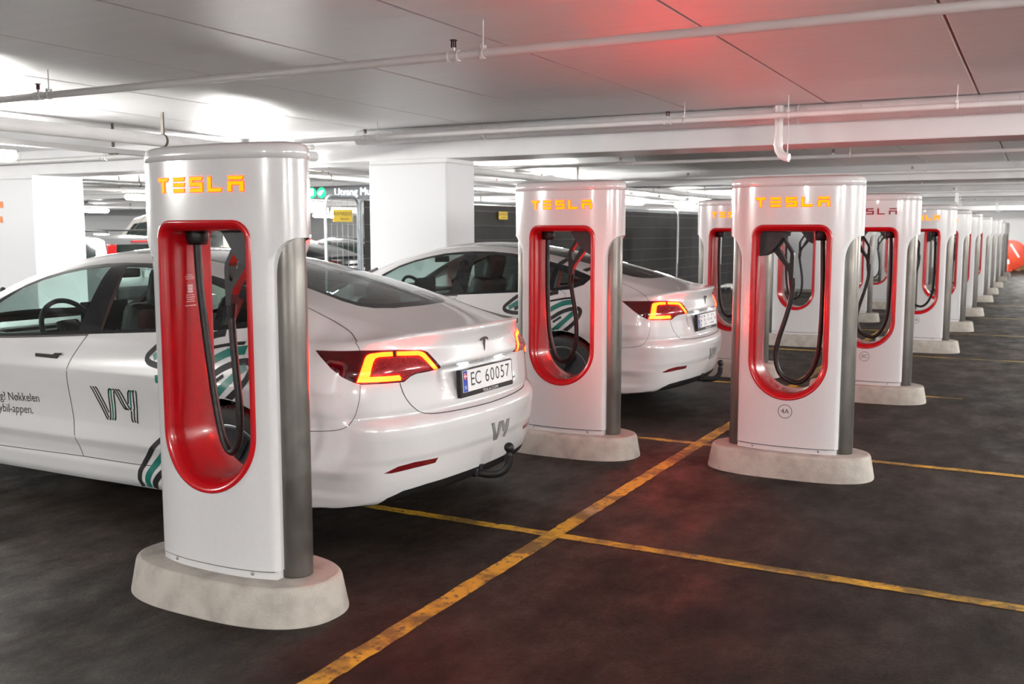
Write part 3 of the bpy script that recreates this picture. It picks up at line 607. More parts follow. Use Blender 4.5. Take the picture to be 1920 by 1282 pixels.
# ---------------------------------------------------------------- cutting the body into panels, panes and lamps
class Surf:
    def __init__(s, V, N, F): s.V = [Vector(p) for p in V]; s.N = [Vector(p) for p in N]; s.F = [tuple(f) for f in F]; s.T = [0]*len(F)
    def cut(s, fu, fv, view, outlines, keep=lambda c: True, mind=.08):
        """re-triangulate the faces looking along `view` so that outlines given in (fu, fv) become edges; tag what lies inside"""
        u = [fu(p) for p in s.V]; v = [fv(p) for p in s.V]; view = Vector(view).normalized()
        us = [p[0] for _, o in outlines for p in o]; vs = [p[1] for _, o in outlines for p in o]; mg = .06
        u0, u1, v0, v1 = min(us)-mg, max(us)+mg, min(vs)-mg, max(vs)+mg
        sel = []; rest = []
        for i, f in enumerate(s.F):
            a, b, c = f
            ok = max(u[a], u[b], u[c]) > u0 and min(u[a], u[b], u[c]) < u1 and max(v[a], v[b], v[c]) > v0 and min(v[a], v[b], v[c]) < v1
            if ok:
                n = (s.V[b]-s.V[a]).cross(s.V[c]-s.V[a])
                if n.dot(s.N[a]) < 0: n = -n
                ok = n.length > 1e-12 and n.normalized().dot(view) > mind and keep((s.V[a]+s.V[b]+s.V[c])/3)
            (sel if ok else rest).append(i)
        def inside(pu, pv, o):
            r = False; n = len(o)
            for i in range(n):
                (x1, y1), (x2, y2) = o[i], o[(i+1) % n]
                if (y1 > pv) != (y2 > pv) and pu < (x2-x1)*(pv-y1)/(y2-y1)+x1: r = not r
            return r
        cell = .08; grid = {}; segs = []
        for _, o in outlines:
            for i in range(len(o)):
                a, b = Vector(o[i]), Vector(o[(i+1) % len(o)]); m = max(1, int((b-a).length/.03))
                for k in range(m): segs.append((a.lerp(b, k/m), a.lerp(b, (k+1)/m)))
        for i, (a, b) in enumerate(segs):
            for cx in range(int(math.floor(min(a.x, b.x)/cell)), int(math.floor(max(a.x, b.x)/cell))+1):
                for cy in range(int(math.floor(min(a.y, b.y)/cell)), int(math.floor(max(a.y, b.y)/cell))+1): grid.setdefault((cx, cy), set()).add(i)
        boxes = [(min(p[0] for p in o), max(p[0] for p in o), min(p[1] for p in o), max(p[1] for p in o)) for _, o in outlines]
        nF, nT = [s.F[i] for i in rest], [s.T[i] for i in rest]; cache = {}
        def put(tri, tg):
            cu = sum(u[k] for k in tri)/3; cv = sum(v[k] for k in tri)/3
            for (name, o), bb in zip(outlines, boxes):
                if bb[0] <= cu <= bb[1] and bb[2] <= cv <= bb[3] and inside(cu, cv, o): tg = name
            nF.append(tri); nT.append(tg)
        for bi in sel:
            A, B, C = s.F[bi]; tg = s.T[bi]; a, b, c = Vector((u[A], v[A])), Vector((u[B], v[B])), Vector((u[C], v[C]))
            x0, x1, y0, y1 = min(a.x, b.x, c.x), max(a.x, b.x, c.x), min(a.y, b.y, c.y), max(a.y, b.y, c.y); cand = set()
            for cx in range(int(math.floor(x0/cell)), int(math.floor(x1/cell))+1):
                for cy in range(int(math.floor(y0/cell)), int(math.floor(y1/cell))+1): cand |= grid.get((cx, cy), set())
            cand = [i for i in cand if max(segs[i][0].x, segs[i][1].x) >= x0 and min(segs[i][0].x, segs[i][1].x) <= x1 and max(segs[i][0].y, segs[i][1].y) >= y0 and min(segs[i][0].y, segs[i][1].y) <= y1]
            den = (b.x-a.x)*(c.y-a.y)-(b.y-a.y)*(c.x-a.x)
            if not cand or abs(den) < 2e-8: put((A, B, C), tg); continue
            if den < 0: B, C, b, c, den = C, B, c, b, -den
            pts = [a, b, c]; ed = []
            for i in cand: ed.append((len(pts), len(pts)+1)); pts += [segs[i][0], segs[i][1]]
            V2, _, F2, OV, _, OF = delaunay_2d_cdt(pts, ed, [[0, 1, 2]], 0, 1e-7, True); loc = {}
            for tri, o in zip(F2, OF):
                if 0 not in o: continue
                g = []
                for k in tri:
                    if k not in loc:
                        bb = [i for i in OV[k] if i < 3]
                        if bb: loc[k] = (A, B, C)[bb[0]]
                        else:
                            q = V2[k]; w1 = ((q.x-a.x)*(c.y-a.y)-(q.y-a.y)*(c.x-a.x))/den; w2 = ((b.x-a.x)*(q.y-a.y)-(b.y-a.y)*(q.x-a.x))/den; w1 = min(1, max(0, w1)); w2 = min(1-w1, max(0, w2)); w0 = 1-w1-w2
                            P3 = s.V[A]*w0+s.V[B]*w1+s.V[C]*w2; key = (round(P3.x, 5), round(P3.y, 5), round(P3.z, 5))
                            if key not in cache:
                                cache[key] = len(s.V); s.V.append(P3); s.N.append((s.N[A]*w0+s.N[B]*w1+s.N[C]*w2).normalized()); u.append(fu(P3)); v.append(fv(P3))
                            loc[k] = cache[key]
                    g.append(loc[k])
                if len(set(g)) == 3: put(tuple(g), tg)
        s.F, s.T = nF, nT
    def part(s, tags, off=0., sides=(-1, 1), name='panel', m=None):
        """one mesh from all faces with these tags; s -> -x, near side -y"""
        V, N, F = [], [], []
        for sg in sides:
            mp = {}
            for f, t in zip(s.F, s.T):
                if t not in tags: continue
                g = []
                for k in f:
                    if k not in mp:
                        mp[k] = len(V); p, n = s.V[k], s.N[k]; q = p+n*off
                        V.append((-q.x, sg*q.y, q.z)); N.append((-n.x, sg*n.y, n.z))
                    g.append(mp[k])
                a, b, c = (Vector(V[i]) for i in g); nn = (b-a).cross(c-a)
                if nn.dot(Vector(N[g[0]])) < 0: g = g[::-1]
                F.append(g)
        me = bpy.data.meshes.new(name); me.from_pydata(V, [], F); me.materials.append(m)
        me.polygons.foreach_set('use_smooth', [True]*len(F)); me.normals_split_custom_set_from_vertices(N); return me
    def bvh(s):
        keep = [f for f, t in zip(s.F, s.T) if t != 'arch']; n = len(s.V)
        return BVHTree.FromPolygons([Vector((-p.x, -p.y, p.z)) for p in s.V]+[Vector((-p.x, p.y, p.z)) for p in s.V], keep+[tuple(k+n for k in f) for f in keep])

P_, N_, F_ = sample_car(); BODY = Surf(P_, N_, F_)
fs, fy, fz, fq = (lambda p: p.x), (lambda p: p.y), (lambda p: p.z), (lambda p: p.x+p.y)
def circ(s0, z0, r, n=40): return [(s0+r*math.cos(2*PI*k/n), z0+r*math.sin(2*PI*k/n)) for k in range(n)]
WF, WR, WZ = 3.87, .995, .335
# side: doors, black window surround, panes, arches
DOOR_R = [(1.60, .30), (2.09, .298), (2.12, .40), (2.145, .55), (2.135, .76), (2.075, .90), (2.02, .978), (2.02, .985), (1.62, 1.005), (1.21, 1.026), (1.06, 1.040), (1.005, 1.01), (1.005, .97), (1.06, .90), (1.18, .80), (1.30, .69), (1.40, .54), (1.455, .42), (1.52, .335)]
DOOR_F = [(2.10, .298), (3.22, .290), (3.28, .36), (3.30, .55), (3.30, .76), (3.24, .90), (2.73, .928), (2.38, .950), (2.03, .978), (2.085, .90), (2.145, .76), (2.155, .55), (2.13, .40)]
DLO = [(3.24, .900), (2.73, .926), (2.38, .948), (2.08, .971), (1.53, 1.006), (1.21, 1.024), (.97, 1.048), (.87, 1.085), (.815, 1.148), (.90, 1.178), (1.075, 1.236), (1.24, 1.272), (1.43, 1.310), (1.62, 1.338), (1.81, 1.352), (2.0, 1.353), (2.15, 1.346), (2.29, 1.332), (2.44, 1.305), (2.6, 1.267), (2.75, 1.217), (2.90, 1.140), (3.07, 1.030)]
PANE_F = [(3.11, .940), (2.73, .946), (2.38, .967), (2.115, .988), (2.083, 1.327), (2.28, 1.312), (2.44, 1.285), (2.6, 1.247), (2.75, 1.195), (2.87, 1.125), (3.0, 1.035)]
PANE_R = [(1.945, .997), (1.53, 1.026), (1.165, 1.050), (1.165, 1.222), (1.37, 1.274), (1.62, 1.316), (1.81, 1.330), (1.955, 1.331)]
PANE_Q = [(1.120, 1.055), (.975, 1.080), (.905, 1.135), (1.120, 1.204)]
BODY.cut(fs, fz, (0, 1, 0), [('door_r', DOOR_R), ('door_f', DOOR_F), ('trim', DLO), ('pane_f', PANE_F), ('pane_r', PANE_R), ('pane_q', PANE_Q), ('arch', circ(WR, WZ, .378)), ('arch', circ(WF, WZ, .378))])
# top: roof and rear glass, windscreen, bonnet line
BODY.cut(fs, fy, (0, 0, 1), [('roof', [(.425, -.08), (.432, .08), (.455, .24), (.505, .345), (.57, .395), (.66, .412), (.80, .405), (.95, .395), (1.25, .395), (1.45, .405), (1.62, .424), (1.9, .445), (2.10, .455), (2.10, -.08)]), ('pane_b', [(.490, -.08), (.497, .08), (.518, .22), (.560, .315), (.62, .358), (.70, .372), (.95, .357), (1.25, .357), (1.45, .367), (1.62, .386), (1.9, .405), (2.06, .415), (2.06, -.08)]),
                            ('roof2', [(2.13, -.08), (2.13, .455), (2.45, .46), (2.60, .455), (2.60, -.08)]),
                            ('screen', [(2.66, -.08), (2.66, .47), (3.0, .56), (3.35, .66), (3.50, .66), (3.58, .50), (3.62, .25), (3.63, -.08)]),
                            ], lambda p: p.z > .93 and .3 < p.x < 3.75, .25)
BODY.cut(fs, fy, (0, 0, 1), [('hood', [(3.66, -.08), (3.65, .25), (3.61, .52), (3.53, .70), (3.9, .74), (4.3, .66), (4.52, .5), (4.60, .2), (4.61, -.08)])], lambda p: p.z > .6 and p.x > 3.4, .25)
# rear: boot lid, lamps, reflectors, valance
BODY.cut(fy, fz, (-1, 0, 0), [('lid', [(-.08, .634), (.06, .634), (.357, .638), (.46, .644), (.525, .655), (.58, .682), (.612, .715), (.632, .76), (.648, .818), (.70, .90), (.735, .97), (.715, 1.022), (-.08, 1.022)])], lambda p: p.x < .45, .3)
BODY.cut(fs, fy, (0, 0, 1), [('lid', [(-.1, -.08), (.405, -.08), (.412, .08), (.435, .24), (.488, .36), (.56, .415), (.70, .50), (.60, .63), (.523, .634), (.416, .666), (.325, .735), (.2, .82), (-.1, .9)])], lambda p: p.z > 1.0 and p.x < .9, .25)
LAMP = [(1.329, .968), (1.053, .971), (.815, .966), (.617, .955), (.567, .941), (.469, .864), (.465, .855), (.60, .849), (.67, .847), (.713, .838), (.764, .815), (.925, .817), (1.06, .818), (1.116, .831), (1.183, .855), (1.248, .893), (1.307, .944)]
STRIP_C = [(1.092, .829), (1.060, .885), (1.026, .935), (1.012, .946), (.99, .953), (.907, .958), (.832, .957), (.833, .938), (.93, .937), (.955, .932), (.972, .917), (.992, .887), (1.004, .853), (.80, .851), (.786, .838), (.790, .825)]
STRIP_H = [(.803, .957), (.647, .951), (.615, .946), (.592, .936), (.497, .858), (.530, .856), (.618, .920), (.632, .927), (.65, .931), (.805, .938)]
INNER = [(.985, .887), (.996, .855), (.80, .854), (.79, .822), (.745, .825), (.72, .840), (.68, .852), (.55, .857), (.63, .922), (.65, .928), (.83, .934), (.93, .933), (.953, .928), (.967, .914)]
BODY.cut(fq, fz, (-1, 1, .1), [('lamp', LAMP), ('lampin', INNER), ('strip', STRIP_C), ('strip', STRIP_H), ('reflector', [(.925, .394), (.823, .420), (.70, .428), (.511, .424), (.535, .400), (.70, .398), (.872, .390)])], lambda p: p.x < .8 and p.y > .2, .25)
BODY.cut(fy, fz, (-1, 0, 0), [('valance', [(-.08, .302), (.28, .300), (.50, .297), (.63, .288), (.70, .262), (.74, .22), (.72, .12), (-.08, .12)]), ('front_lamp', [(5, 5), (5.1, 5), (5.1, 5.1)])], lambda p: p.x < .4 and p.z < .36, .02)
BVH_CAR = BODY.bvh()

M['paint'] = mat('pearl_white_paint', (.57, .566, .57), .28, 0, 1., noise=(300, (.54, .536, .54), .4, .6))
M['gblack'] = mat('gloss_black_trim', (.010, .010, .011), .12, 0, 0., .35, noise=(20, (.016, .016, .018), .4, .6))
M['seam'] = mat('panel_gap', (.03, .026, .026), .8)
M['sideglass'] = glass_mat('side_glass', (.66, .77, .74)); M['roofglass'] = glass_mat('roof_glass', (.17, .205, .205))
M['lens'] = mat('dark_red_lens', (.060, .001, .003), .06, 0, .8, noise=(25, (.035, .001, .002), .4, .6))
M['lensin'] = mat('red_silver_lens', (.42, .03, .035), .10, .3, .6, noise=(60, (.20, .004, .008), .42, .58, (1, 1, 8)))
M['brake'] = mat('brake_glow', (.5, .02, .01), .3, emit=(215.0, .85, .040), es=1.0)
M['refl'] = mat('red_reflector', (.14, .003, .006), .15, 0, .5, noise=(150, (.09, .002, .004), .4, .6))
M['tyre'] = mat('tyre_rubber', (.018, .017, .017), .75, bump=(60, .3, .004), noise=(20, (.028, .026, .025), .4, .7))
M['hub'] = mat('dark_hubcap', (.035, .036, .04), .38, .3, noise=(20, (.045, .046, .05), .4, .6))
M['alloy'] = mat('hub_alloy', (.30, .30, .31), .3, .9)
M['plate'] = mat('plate_white', (.72, .72, .73), .4, noise=(30, (.68, .68, .69), .4, .6)); M['blue'] = mat('plate_blue', (.01, .05, .38), .4)
M['flagred'] = mat('flag_red', (.5, .02, .02), .5); M['flagwhite'] = mat('flag_white', (.7, .7, .72), .5)
M['chrome'] = mat('badge_chrome', (.18, .16, .16), .2, .9); M['teal'] = mat('teal_film', (.006, .135, .105), .4, noise=(20, (.006, .12, .095), .4, .6)); M['film'] = mat('black_film', (.014, .013, .014), .5, 0, 0, .2, noise=(20, (.026, .025, .026), .4, .6))
M['greyfilm'] = mat('grey_film', (.16, .16, .165), .4)
M['seat'] = mat('seat_cover', (.016, .016, .017), .6, noise=(40, (.022, .022, .023), .4, .6)); M['dash'] = mat('dash_pale', (.50, .50, .48), .5); M['liner'] = mat('headliner', (.10, .10, .10), .8)
M['plamp'] = mat('plate_lamp', (.9, .9, .9), .4, emit=(.9, .95, 1.), es=8)

def proj_side(s, z, off=.0015, side=-1):
    h = BVH_CAR.ray_cast(Vector((-s, 3*side, z)), Vector((0, -side, 0)))
    return (h[0]+h[1]*(off if h[1].y*side > 0 else -off)) if h[0] else Vector((-s, side*.9, z))
def proj_rear(y, z, off=.0015):
    h = BVH_CAR.ray_cast(Vector((2, y, z)), Vector((-1, 0, 0)))
    return (h[0]+h[1]*(off if h[1].x > 0 else -off)) if h[0] else Vector((0, y, z))
def proj_obl(q, z, off=.0015, side=-1):
    """the point with s + |y| = q seen from the rear corner"""
    d = Vector((-1, -side*1.0, 0)).normalized(); o = Vector((-(q/2), side*q/2, z))-d*3
    h = BVH_CAR.ray_cast(o, d); return (h[0]+h[1]*(off if h[1].dot(d) < 0 else -off)) if h[0] else Vector((-(q/2), side*q/2, z))
def proj_top(s, y, off=.0015):
    h = BVH_CAR.ray_cast(Vector((-s, y, 3)), Vector((0, 0, -1)))
    return (h[0]+h[1]*(off if h[1].z > 0 else -off)) if h[0] else Vector((-s, y, 1))
def stripe(mb, pts, w, pr, step=.02, smooth=True, taper=None):
    """a band of film or a panel gap laid on the body: centre line in the projection's own 2-D, width w"""
    P = [Vector((p[0], p[1], 0)) for p in pts]
    if smooth: P = smooth_path(P, 6)
    Q = [P[0]]
    for a, b in zip(P, P[1:]):
        n = max(1, int((b-a).length/step)); Q += [a.lerp(b, k/n) for k in range(1, n+1)]
    A = []
    for i, p in enumerate(Q):
        t = (Q[min(i+1, len(Q)-1)]-Q[max(i-1, 0)])
        if t.length < 1e-9: continue
        n = Vector((-t.y, t.x, 0)).normalized(); W = w*(taper(i/(len(Q)-1)) if taper else 1)
        m = 1 if W < .02 else 2
        A.append([pr(*(p+n*W*(k/m-.5))[:2]) for k in range(m+1)])
    n = len(A[0]); mb.add([q for g in A for q in g], [(i*n+k, i*n+k+1, (i+1)*n+k+1, (i+1)*n+k) for i in range(len(A)-1) for k in range(n-1)], True); return mb
def drape(me, pr, f):
    """lay a flat text mesh on the body"""
    for v in me.vertices: v.co = pr(*f(v.co.x, v.co.y))
    return me
VY = [('k', [(345, 295), (372, 350), (575, 955), (618, 1015)]), ('k', [(398, 295), (430, 350), (602, 880), (642, 990)]), ('k', [(452, 295), (490, 350), (655, 870)]),
      ('k', [(652, 1015), (680, 970), (722, 400), (785, 320)]), ('g', [(705, 1020), (733, 960), (776, 390), (815, 330)]), ('k', [(760, 1020), (788, 960), (842, 368)]),
      ('k', [(832, 318), (872, 370), (985, 700), (1045, 775)]), ('k', [(886, 320), (930, 375), (1042, 725), (1100, 775)]), ('k', [(940, 325), (990, 378), (1105, 700), (1150, 775)]),
      ('k', [(1110, 640), (1150, 390), (1200, 330)]), ('g', [(1155, 750), (1195, 400), (1245, 335)]), ('k', [(1195, 780), (1226, 735), (1258, 375), (1290, 340)]), ('k', [(1320, 345), (1324, 400), (1258, 990), (1272, 1058)]),
      ('k', [(1150, 800), (1140, 990), (1170, 1055)]), ('k', [(1210, 800), (1197, 990), (1222, 1055)])]
def vy_logo(parent, name, f, pr, w, mk, mg):
    a = MB(); b = MB()
    for c, pts in VY: stripe(b if c == 'g' else a, [f(x, y) for x, y in pts], w, pr, .01, True)
    o = a.build(name, mk, parent); b.build('logo_band', mg, o); return o

# ---------------------------------------------------------------- shared meshes of the white saloon
CAR = {}
def cp(key, tags, m, off=0., sides=(-1, 1)): CAR[key] = BODY.part(tags, off, sides, key, m)
cp('body_shell', [0], M['paint']); cp('roof_glass', ['pane_b'], M['roofglass']); cp('glass_border', ['roof'], M['gblack']); cp('front_roof_glass', ['roof2'], M['gblack']); cp('windscreen', ['screen'], M['sideglass']); cp('bonnet', ['hood'], M['paint'])
cp('boot_lid', ['lid'], M['paint']); cp('valance', ['valance'], M['black'])
for sg, sfx in ((-1, 'n'), (1, 'f')):
    for key, tg, m in (('front_door', ['door_f'], 'paint'), ('rear_door', ['door_r'], 'paint'), ('window_surround', ['trim'], 'gblack'), ('front_window', ['pane_f'], 'sideglass'), ('rear_window', ['pane_r'], 'sideglass'), ('quarter_window', ['pane_q'], 'sideglass'), ('tail_lamp', ['lamp'], 'lens'), ('lamp_reflector', ['lampin'], 'lensin'), ('light_strip', ['strip'], 'brake'), ('bumper_reflector', ['reflector'], 'refl')):
        CAR[key+sfx] = BODY.part(tg, .002 if tg == ['strip'] else 0., (sg,), key, M[m])
# seams
def seam_mesh():
    mb = MB(); W = .004
    for sd in (-1, 1):
        ps = lambda s, z: proj_side(s, z, .0012, sd); po = lambda q, z: proj_obl(q, z, .0012, sd); pt = lambda s, y: proj_top(s, -sd*-abs(y) if sd > 0 else -abs(y), .0012)
        stripe(mb, [(2.025, .980), (2.08, .90), (2.140, .76), (2.150, .55), (2.125, .40), (2.095, .298)], W, ps)
        stripe(mb, [(2.095, .298), (1.60, .30), (1.52, .335), (1.455, .42), (1.40, .54)], W, ps)
        stripe(mb, [(1.20, .785), (1.06, .90), (1.005, .97), (1.005, 1.01), (1.06, 1.040)], W*.7, ps)
        stripe(mb, [(2.095, .298), (3.22, .290), (3.28, .36), (3.30, .55), (3.30, .76), (3.24, .90)], W, ps)
        stripe(mb, [(1.052, .970), (1.060, .985), (1.075, 1.006)], W, po)
        stripe(mb, [(.325, .738), (.416, .664), (.523, .633), (.62, .625), (.737, .616), (.90, .60)], W, pt)
        stripe(mb, [(1.067, .818), (1.080, .74), (1.115, .665), (1.165, .625), (1.25, .603), (1.388, .590), (1.46, .588)], W*.8, po)
    stripe(mb, [(.648, .818), (.628, .75), (.585, .69), (.515, .651), (.357, .639), (.06, .634), (-.06, .634), (-.357, .639), (-.515, .651), (-.585, .69), (-.628, .75), (-.648, .818)], W, lambda y, z: proj_rear(y, z, .0012), smooth=True)
    return mb.mesh('panel_gap', M['seam'])
CAR['seams'] = seam_mesh()
# window bottom bright strip
mb = MB(); stripe(mb, [(3.20, .899), (2.73, .9235), (2.38, .9455), (2.035, .970)], .010, lambda s, z: proj_side(s, z, .003)); CAR['belt_strip'] = mb.mesh('belt_strip', M['chrome'])
# wheel: tyre, cap with five blades
def wheel_meshes():
    t = MB().lathe([(.235, -.105), (.265, -.112), (.305, -.116), (.322, -.108), (.331, -.088), (.334, -.05), (.334, .05), (.331, .088), (.322, .108), (.305, .116), (.265, .112), (.235, .105)], 'y', (0, 0, 0), 56).mesh('tyre', M['tyre'])
    tr = MB()
    for k in range(72):
        a = 2*PI*k/72
        for y0, y1 in ((-.112, -.062), (.062, .112)):
            c, s = math.cos(a), math.sin(a); r = .3335 if abs(y0+y1) < .19 else .331
            tr.box((c*.331, (y0+y1)/2, s*.331), (.006, .048, .011), Matrix.Rotation(-a, 3, 'Y'))
    tr = tr.mesh('tread', M['tyre'])
    c = MB().lathe([(.0, -.088), (.05, -.090), (.12, -.090), (.19, -.092), (.215, -.100), (.232, -.107), (.240, -.104), (.236, -.09), (.22, -.08)], 'y', (0, 0, 0), 56).mesh('wheel_cap', M['hub'])
    b = MB()
    for k in range(5):
        a = 2*PI*k/5+.3; P = []
        for r, d in ((.045, -.20), (.13, -.24), (.215, -.20), (.228, 0), (.215, .20), (.13, .10), (.045, .12)): P.append((r*math.cos(a+d*.9), r*math.sin(a+d*.9)))
        n = len(P); b.add([(x, -.101, z) for x, z in P]+[(x, -.088, z) for x, z in P], [tuple(range(n))]+[(i, (i+1) % n, n+(i+1) % n, n+i) for i in range(n)])
    b = b.mesh('cap_blade', M['gblack'])
    e = MB().lathe([(.238, -.108), (.2415, -.110), (.245, -.107)], 'y', (0, 0, 0), 56).mesh('rim_edge', M['alloy'])
    return t, tr, c, b, e
CAR['tyre'], CAR['tread'], CAR['wheel_cap'], CAR['cap_blade'], CAR['rim_edge'] = wheel_meshes()
# dark wheel house and floor so that nothing shines through the arches
mb = MB()
for s0 in (WR, WF):
    for sd in (-1, 1):
        n = 24; A = [(-s0+.385*math.cos(PI*k/n), WZ+.385*math.sin(PI*k/n)) for k in range(n+1)]
        mb.add([(x, sd*.865, z) for x, z in A]+[(x, sd*.58, z) for x, z in A], [(k, k+1, n+2+k, n+1+k) for k in range(n)], True)
        mb.add([(x, sd*.58, z) for x, z in A]+[(-s0, sd*.58, .18)], [tuple(range(n+2))])
mb.box((-2.35, 0, .30), (3.9, 1.1, .20)); CAR['underbody'] = mb.mesh('underbody', M['black'])
# cabin
def seat_mesh():
    mb = MB(); mb.box((0, 0, .10), (.50, .50, .20), bev=.06); R = Matrix.Rotation(math.radians(14), 3, 'Y')
    mb.box((.28, 0, .40), (.15, .50, .62), R, bev=.06); mb.box((.395, 0, .79), (.10, .27, .22), R, bev=.045); mb.tube([(.37, 0, .66), (.39, 0, .76)], .05, 8)
    return mb.mesh('seat', M['seat'])
CAR['seat'] = seat_mesh()
mb = MB().box((0, 0, .08), (.50, 1.26, .2), bev=.06); mb.box((.26, 0, .36), (.16, 1.24, .50), Matrix.Rotation(math.radians(22), 3, 'Y'), bev=.06)
for y in (-.42, 0, .42): mb.box((.37, y, .62), (.10, .24, .13), Matrix.Rotation(math.radians(18), 3, 'Y'), bev=.04)
CAR['bench'] = mb.mesh('rear_bench', M['seat'])
mb = MB().box((0, 0, .0), (.42, 1.42, .10), bev=.04); CAR['dashboard'] = mb.mesh('dashboard', M['seat'])
mb = MB().box((.20, 0, .0), (.05, 1.40, .045), bev=.02); CAR['dash_strip'] = mb.mesh('dash_strip', M['dash'])
mb = MB(); n = 40; RT = Matrix.Rotation(math.radians(-24), 4, 'Y'); mb.tube([RT @ Vector((0, .185*math.cos(2*PI*k/n), .185*math.sin(2*PI*k/n))) for k in range(n+1)], .016, 8, False)
mb.box((0, 0, 0), (.05, .15, .11), RT.to_3x3(), bev=.03); mb.box((0, 0, -.02), (.02, .34, .035), RT.to_3x3()); mb.box((0, 0, -.10), (.02, .05, .16), RT.to_3x3()); CAR['steering_wheel'] = mb.mesh('steering_wheel', M['dark'])
CAR['screen'] = MB().box((0, 0, 0), (.012, .37, .23), bev=.004).mesh('centre_screen', M['gblack'])
CAR['inner_mirror'] = MB().box((0, 0, 0), (.03, .24, .06), bev=.014).tube([(0, 0, .02), (-.03, 0, .08)], .008, 6).mesh('inner_mirror', M['black'])
mb = MB()
for sd in (-1, 1):
    for a, b in (((2.06, .60, 1.31), (2.02, .80, 1.0)), ((3.05, .62, 1.17), (3.5, .76, .97)), ((1.15, .62, 1.20), (1.12, .77, 1.02))): mb.tube([(-a[0], sd*a[1], a[2]), (-b[0], sd*b[1], b[2])], .025, 6)
CAR['pillars'] = mb.mesh('inner_pillars', M['liner'])
CAR['parcel_shelf'] = MB().box((-.72, 0, 1.01), (.50, 1.0, .03)).mesh('parcel_shelf', M['seat'])
CAR['side_card'] = MB().box((-2.25, -.80, .74), (2.1, .03, .40)).box((-2.25, .80, .74), (2.1, .03, .40)).mesh('door_cards', M['liner'])
# outside mirror
mb = MB(); mb.box((0, -.10, 0), (.10, .20, .13), bev=.045); mb.tube([(0, .04, -.05), (0, -.04, -.05)], .02, 8); CAR['mirror'] = mb.mesh('door_mirror', M['paint'])
# tow bar
mb = MB(); mb.tube(smooth_path([(-.12, -.055, .268), (-.02, -.045, .258), (.05, -.02, .268), (.085, .0, .310), (.092, 0, .365)], 5), .022, 10)
mb.box((-.09, -.06, .268), (.08, .06, .05), bev=.012); mb.tube([(-.05, -.055, .28), (-.05, -.055, .31)], .014, 8); CAR['tow_arm'] = mb.mesh('tow_arm', M['black'])
mb = MB(); mb.lathe([(.0, .428)]+[(.027*math.cos(a), .402+.027*math.sin(a)) for a in np.linspace(1.4, -1.0, 9)]+[(.016, .372), (.018, .360)], 'z', (.092, 0, 0), 18); CAR['tow_ball'] = mb.mesh('tow_ball', M['black'])
# number plate
PT = math.radians(4)
CAR['plate_frame'] = MB().box((0, 0, -.006), (.026, .552, .142), bev=.006).mesh('plate_holder', M['black'])
CAR['plate'] = MB().box((.014, 0, .004), (.006, .520, .110), bev=.002).mesh('plate_sheet', M['plate'])
CAR['pblue'] = MB().box((.0172, -.238, .004), (.001, .042, .106)).mesh('country_band', M['blue'])
CAR['pflag'] = MB().box((.0180, -.238, .030), (.001, .030, .030)).mesh('flag', M['flagred'])
mb = MB().box((.0187, -.242, .030), (.0006, .005, .030)).box((.0187, -.238, .030), (.0006, .030, .005)); CAR['pcross'] = mb.mesh('flag_cross', M['flagwhite'])
def rear_text(body, size, m, y, z, x=.0, sx=1., align='CENTER'):
    me = text_mesh(body, size, m, align, 0); me.transform(Matrix.Scale(sx, 4, (1, 0, 0)))
    for v in me.vertices: v.co = Vector((x, y+v.co.x, z+v.co.y))
    return me
for k, ch in enumerate('EC60057'): CAR['num_a%d' % k] = rear_text(ch, .098, M['ink'], -.166+k*.0555+(.040 if k > 1 else 0), .006, .0176, .98)
mb = MB(); random.seed(3)
for r in range(3):
    for k in range(9):
        if random.random() < .8: mb.box((.0176, -.185+k*.050+random.uniform(-.006, .006), .040-r*.034), (.0006, random.uniform(.008, .020), random.uniform(.012, .024)))
CAR['num_b'] = mb.mesh('characters', M['ink'])
CAR['num_n'] = rear_text('N', .030, M['flagwhite'], -.238, -.028, .0180)
CAR['num_t'] = rear_text('TESLA.COM', .021, M['flagwhite'], .02, -.0655, .0136, 1.5)
# maker's badge: a T with an arched bar
mb = MB(); A = [(-.040, .018), (-.030, .028), (-.012, .033), (.012, .033), (.030, .028), (.040, .018), (.034, .014), (.022, .022), (.009, .024), (.004, -.036), (0, -.042), (-.004, -.036), (-.009, .024), (-.022, .022), (-.034, .014)]
mb.prism(A, 0, .006, 'x'); CAR['badge'] = mb.mesh('badge', M['chrome'])
mb = MB()
for k, w in enumerate((.010, .007, .010, .010, .007)): mb.box((0, k*.0165, 0), (.003, w, .016))
mb.box((0, .095, 0), (.003, .008, .016)); mb.box((0, .108, 0), (.003, .008, .016)); mb.box((0, .121, 0), (.003, .008, .016)); CAR['script'] = mb.mesh('model_script', M['chrome'])
# handles
mb = MB().prism([(-.100, -.010), (.075, -.012), (.085, .004), (.105, .010), (.108, .020), (.062, .018), (.045, .008), (-.098, .008)], -.006, .004); CAR['handle'] = mb.mesh('door_handle', M['dark'])
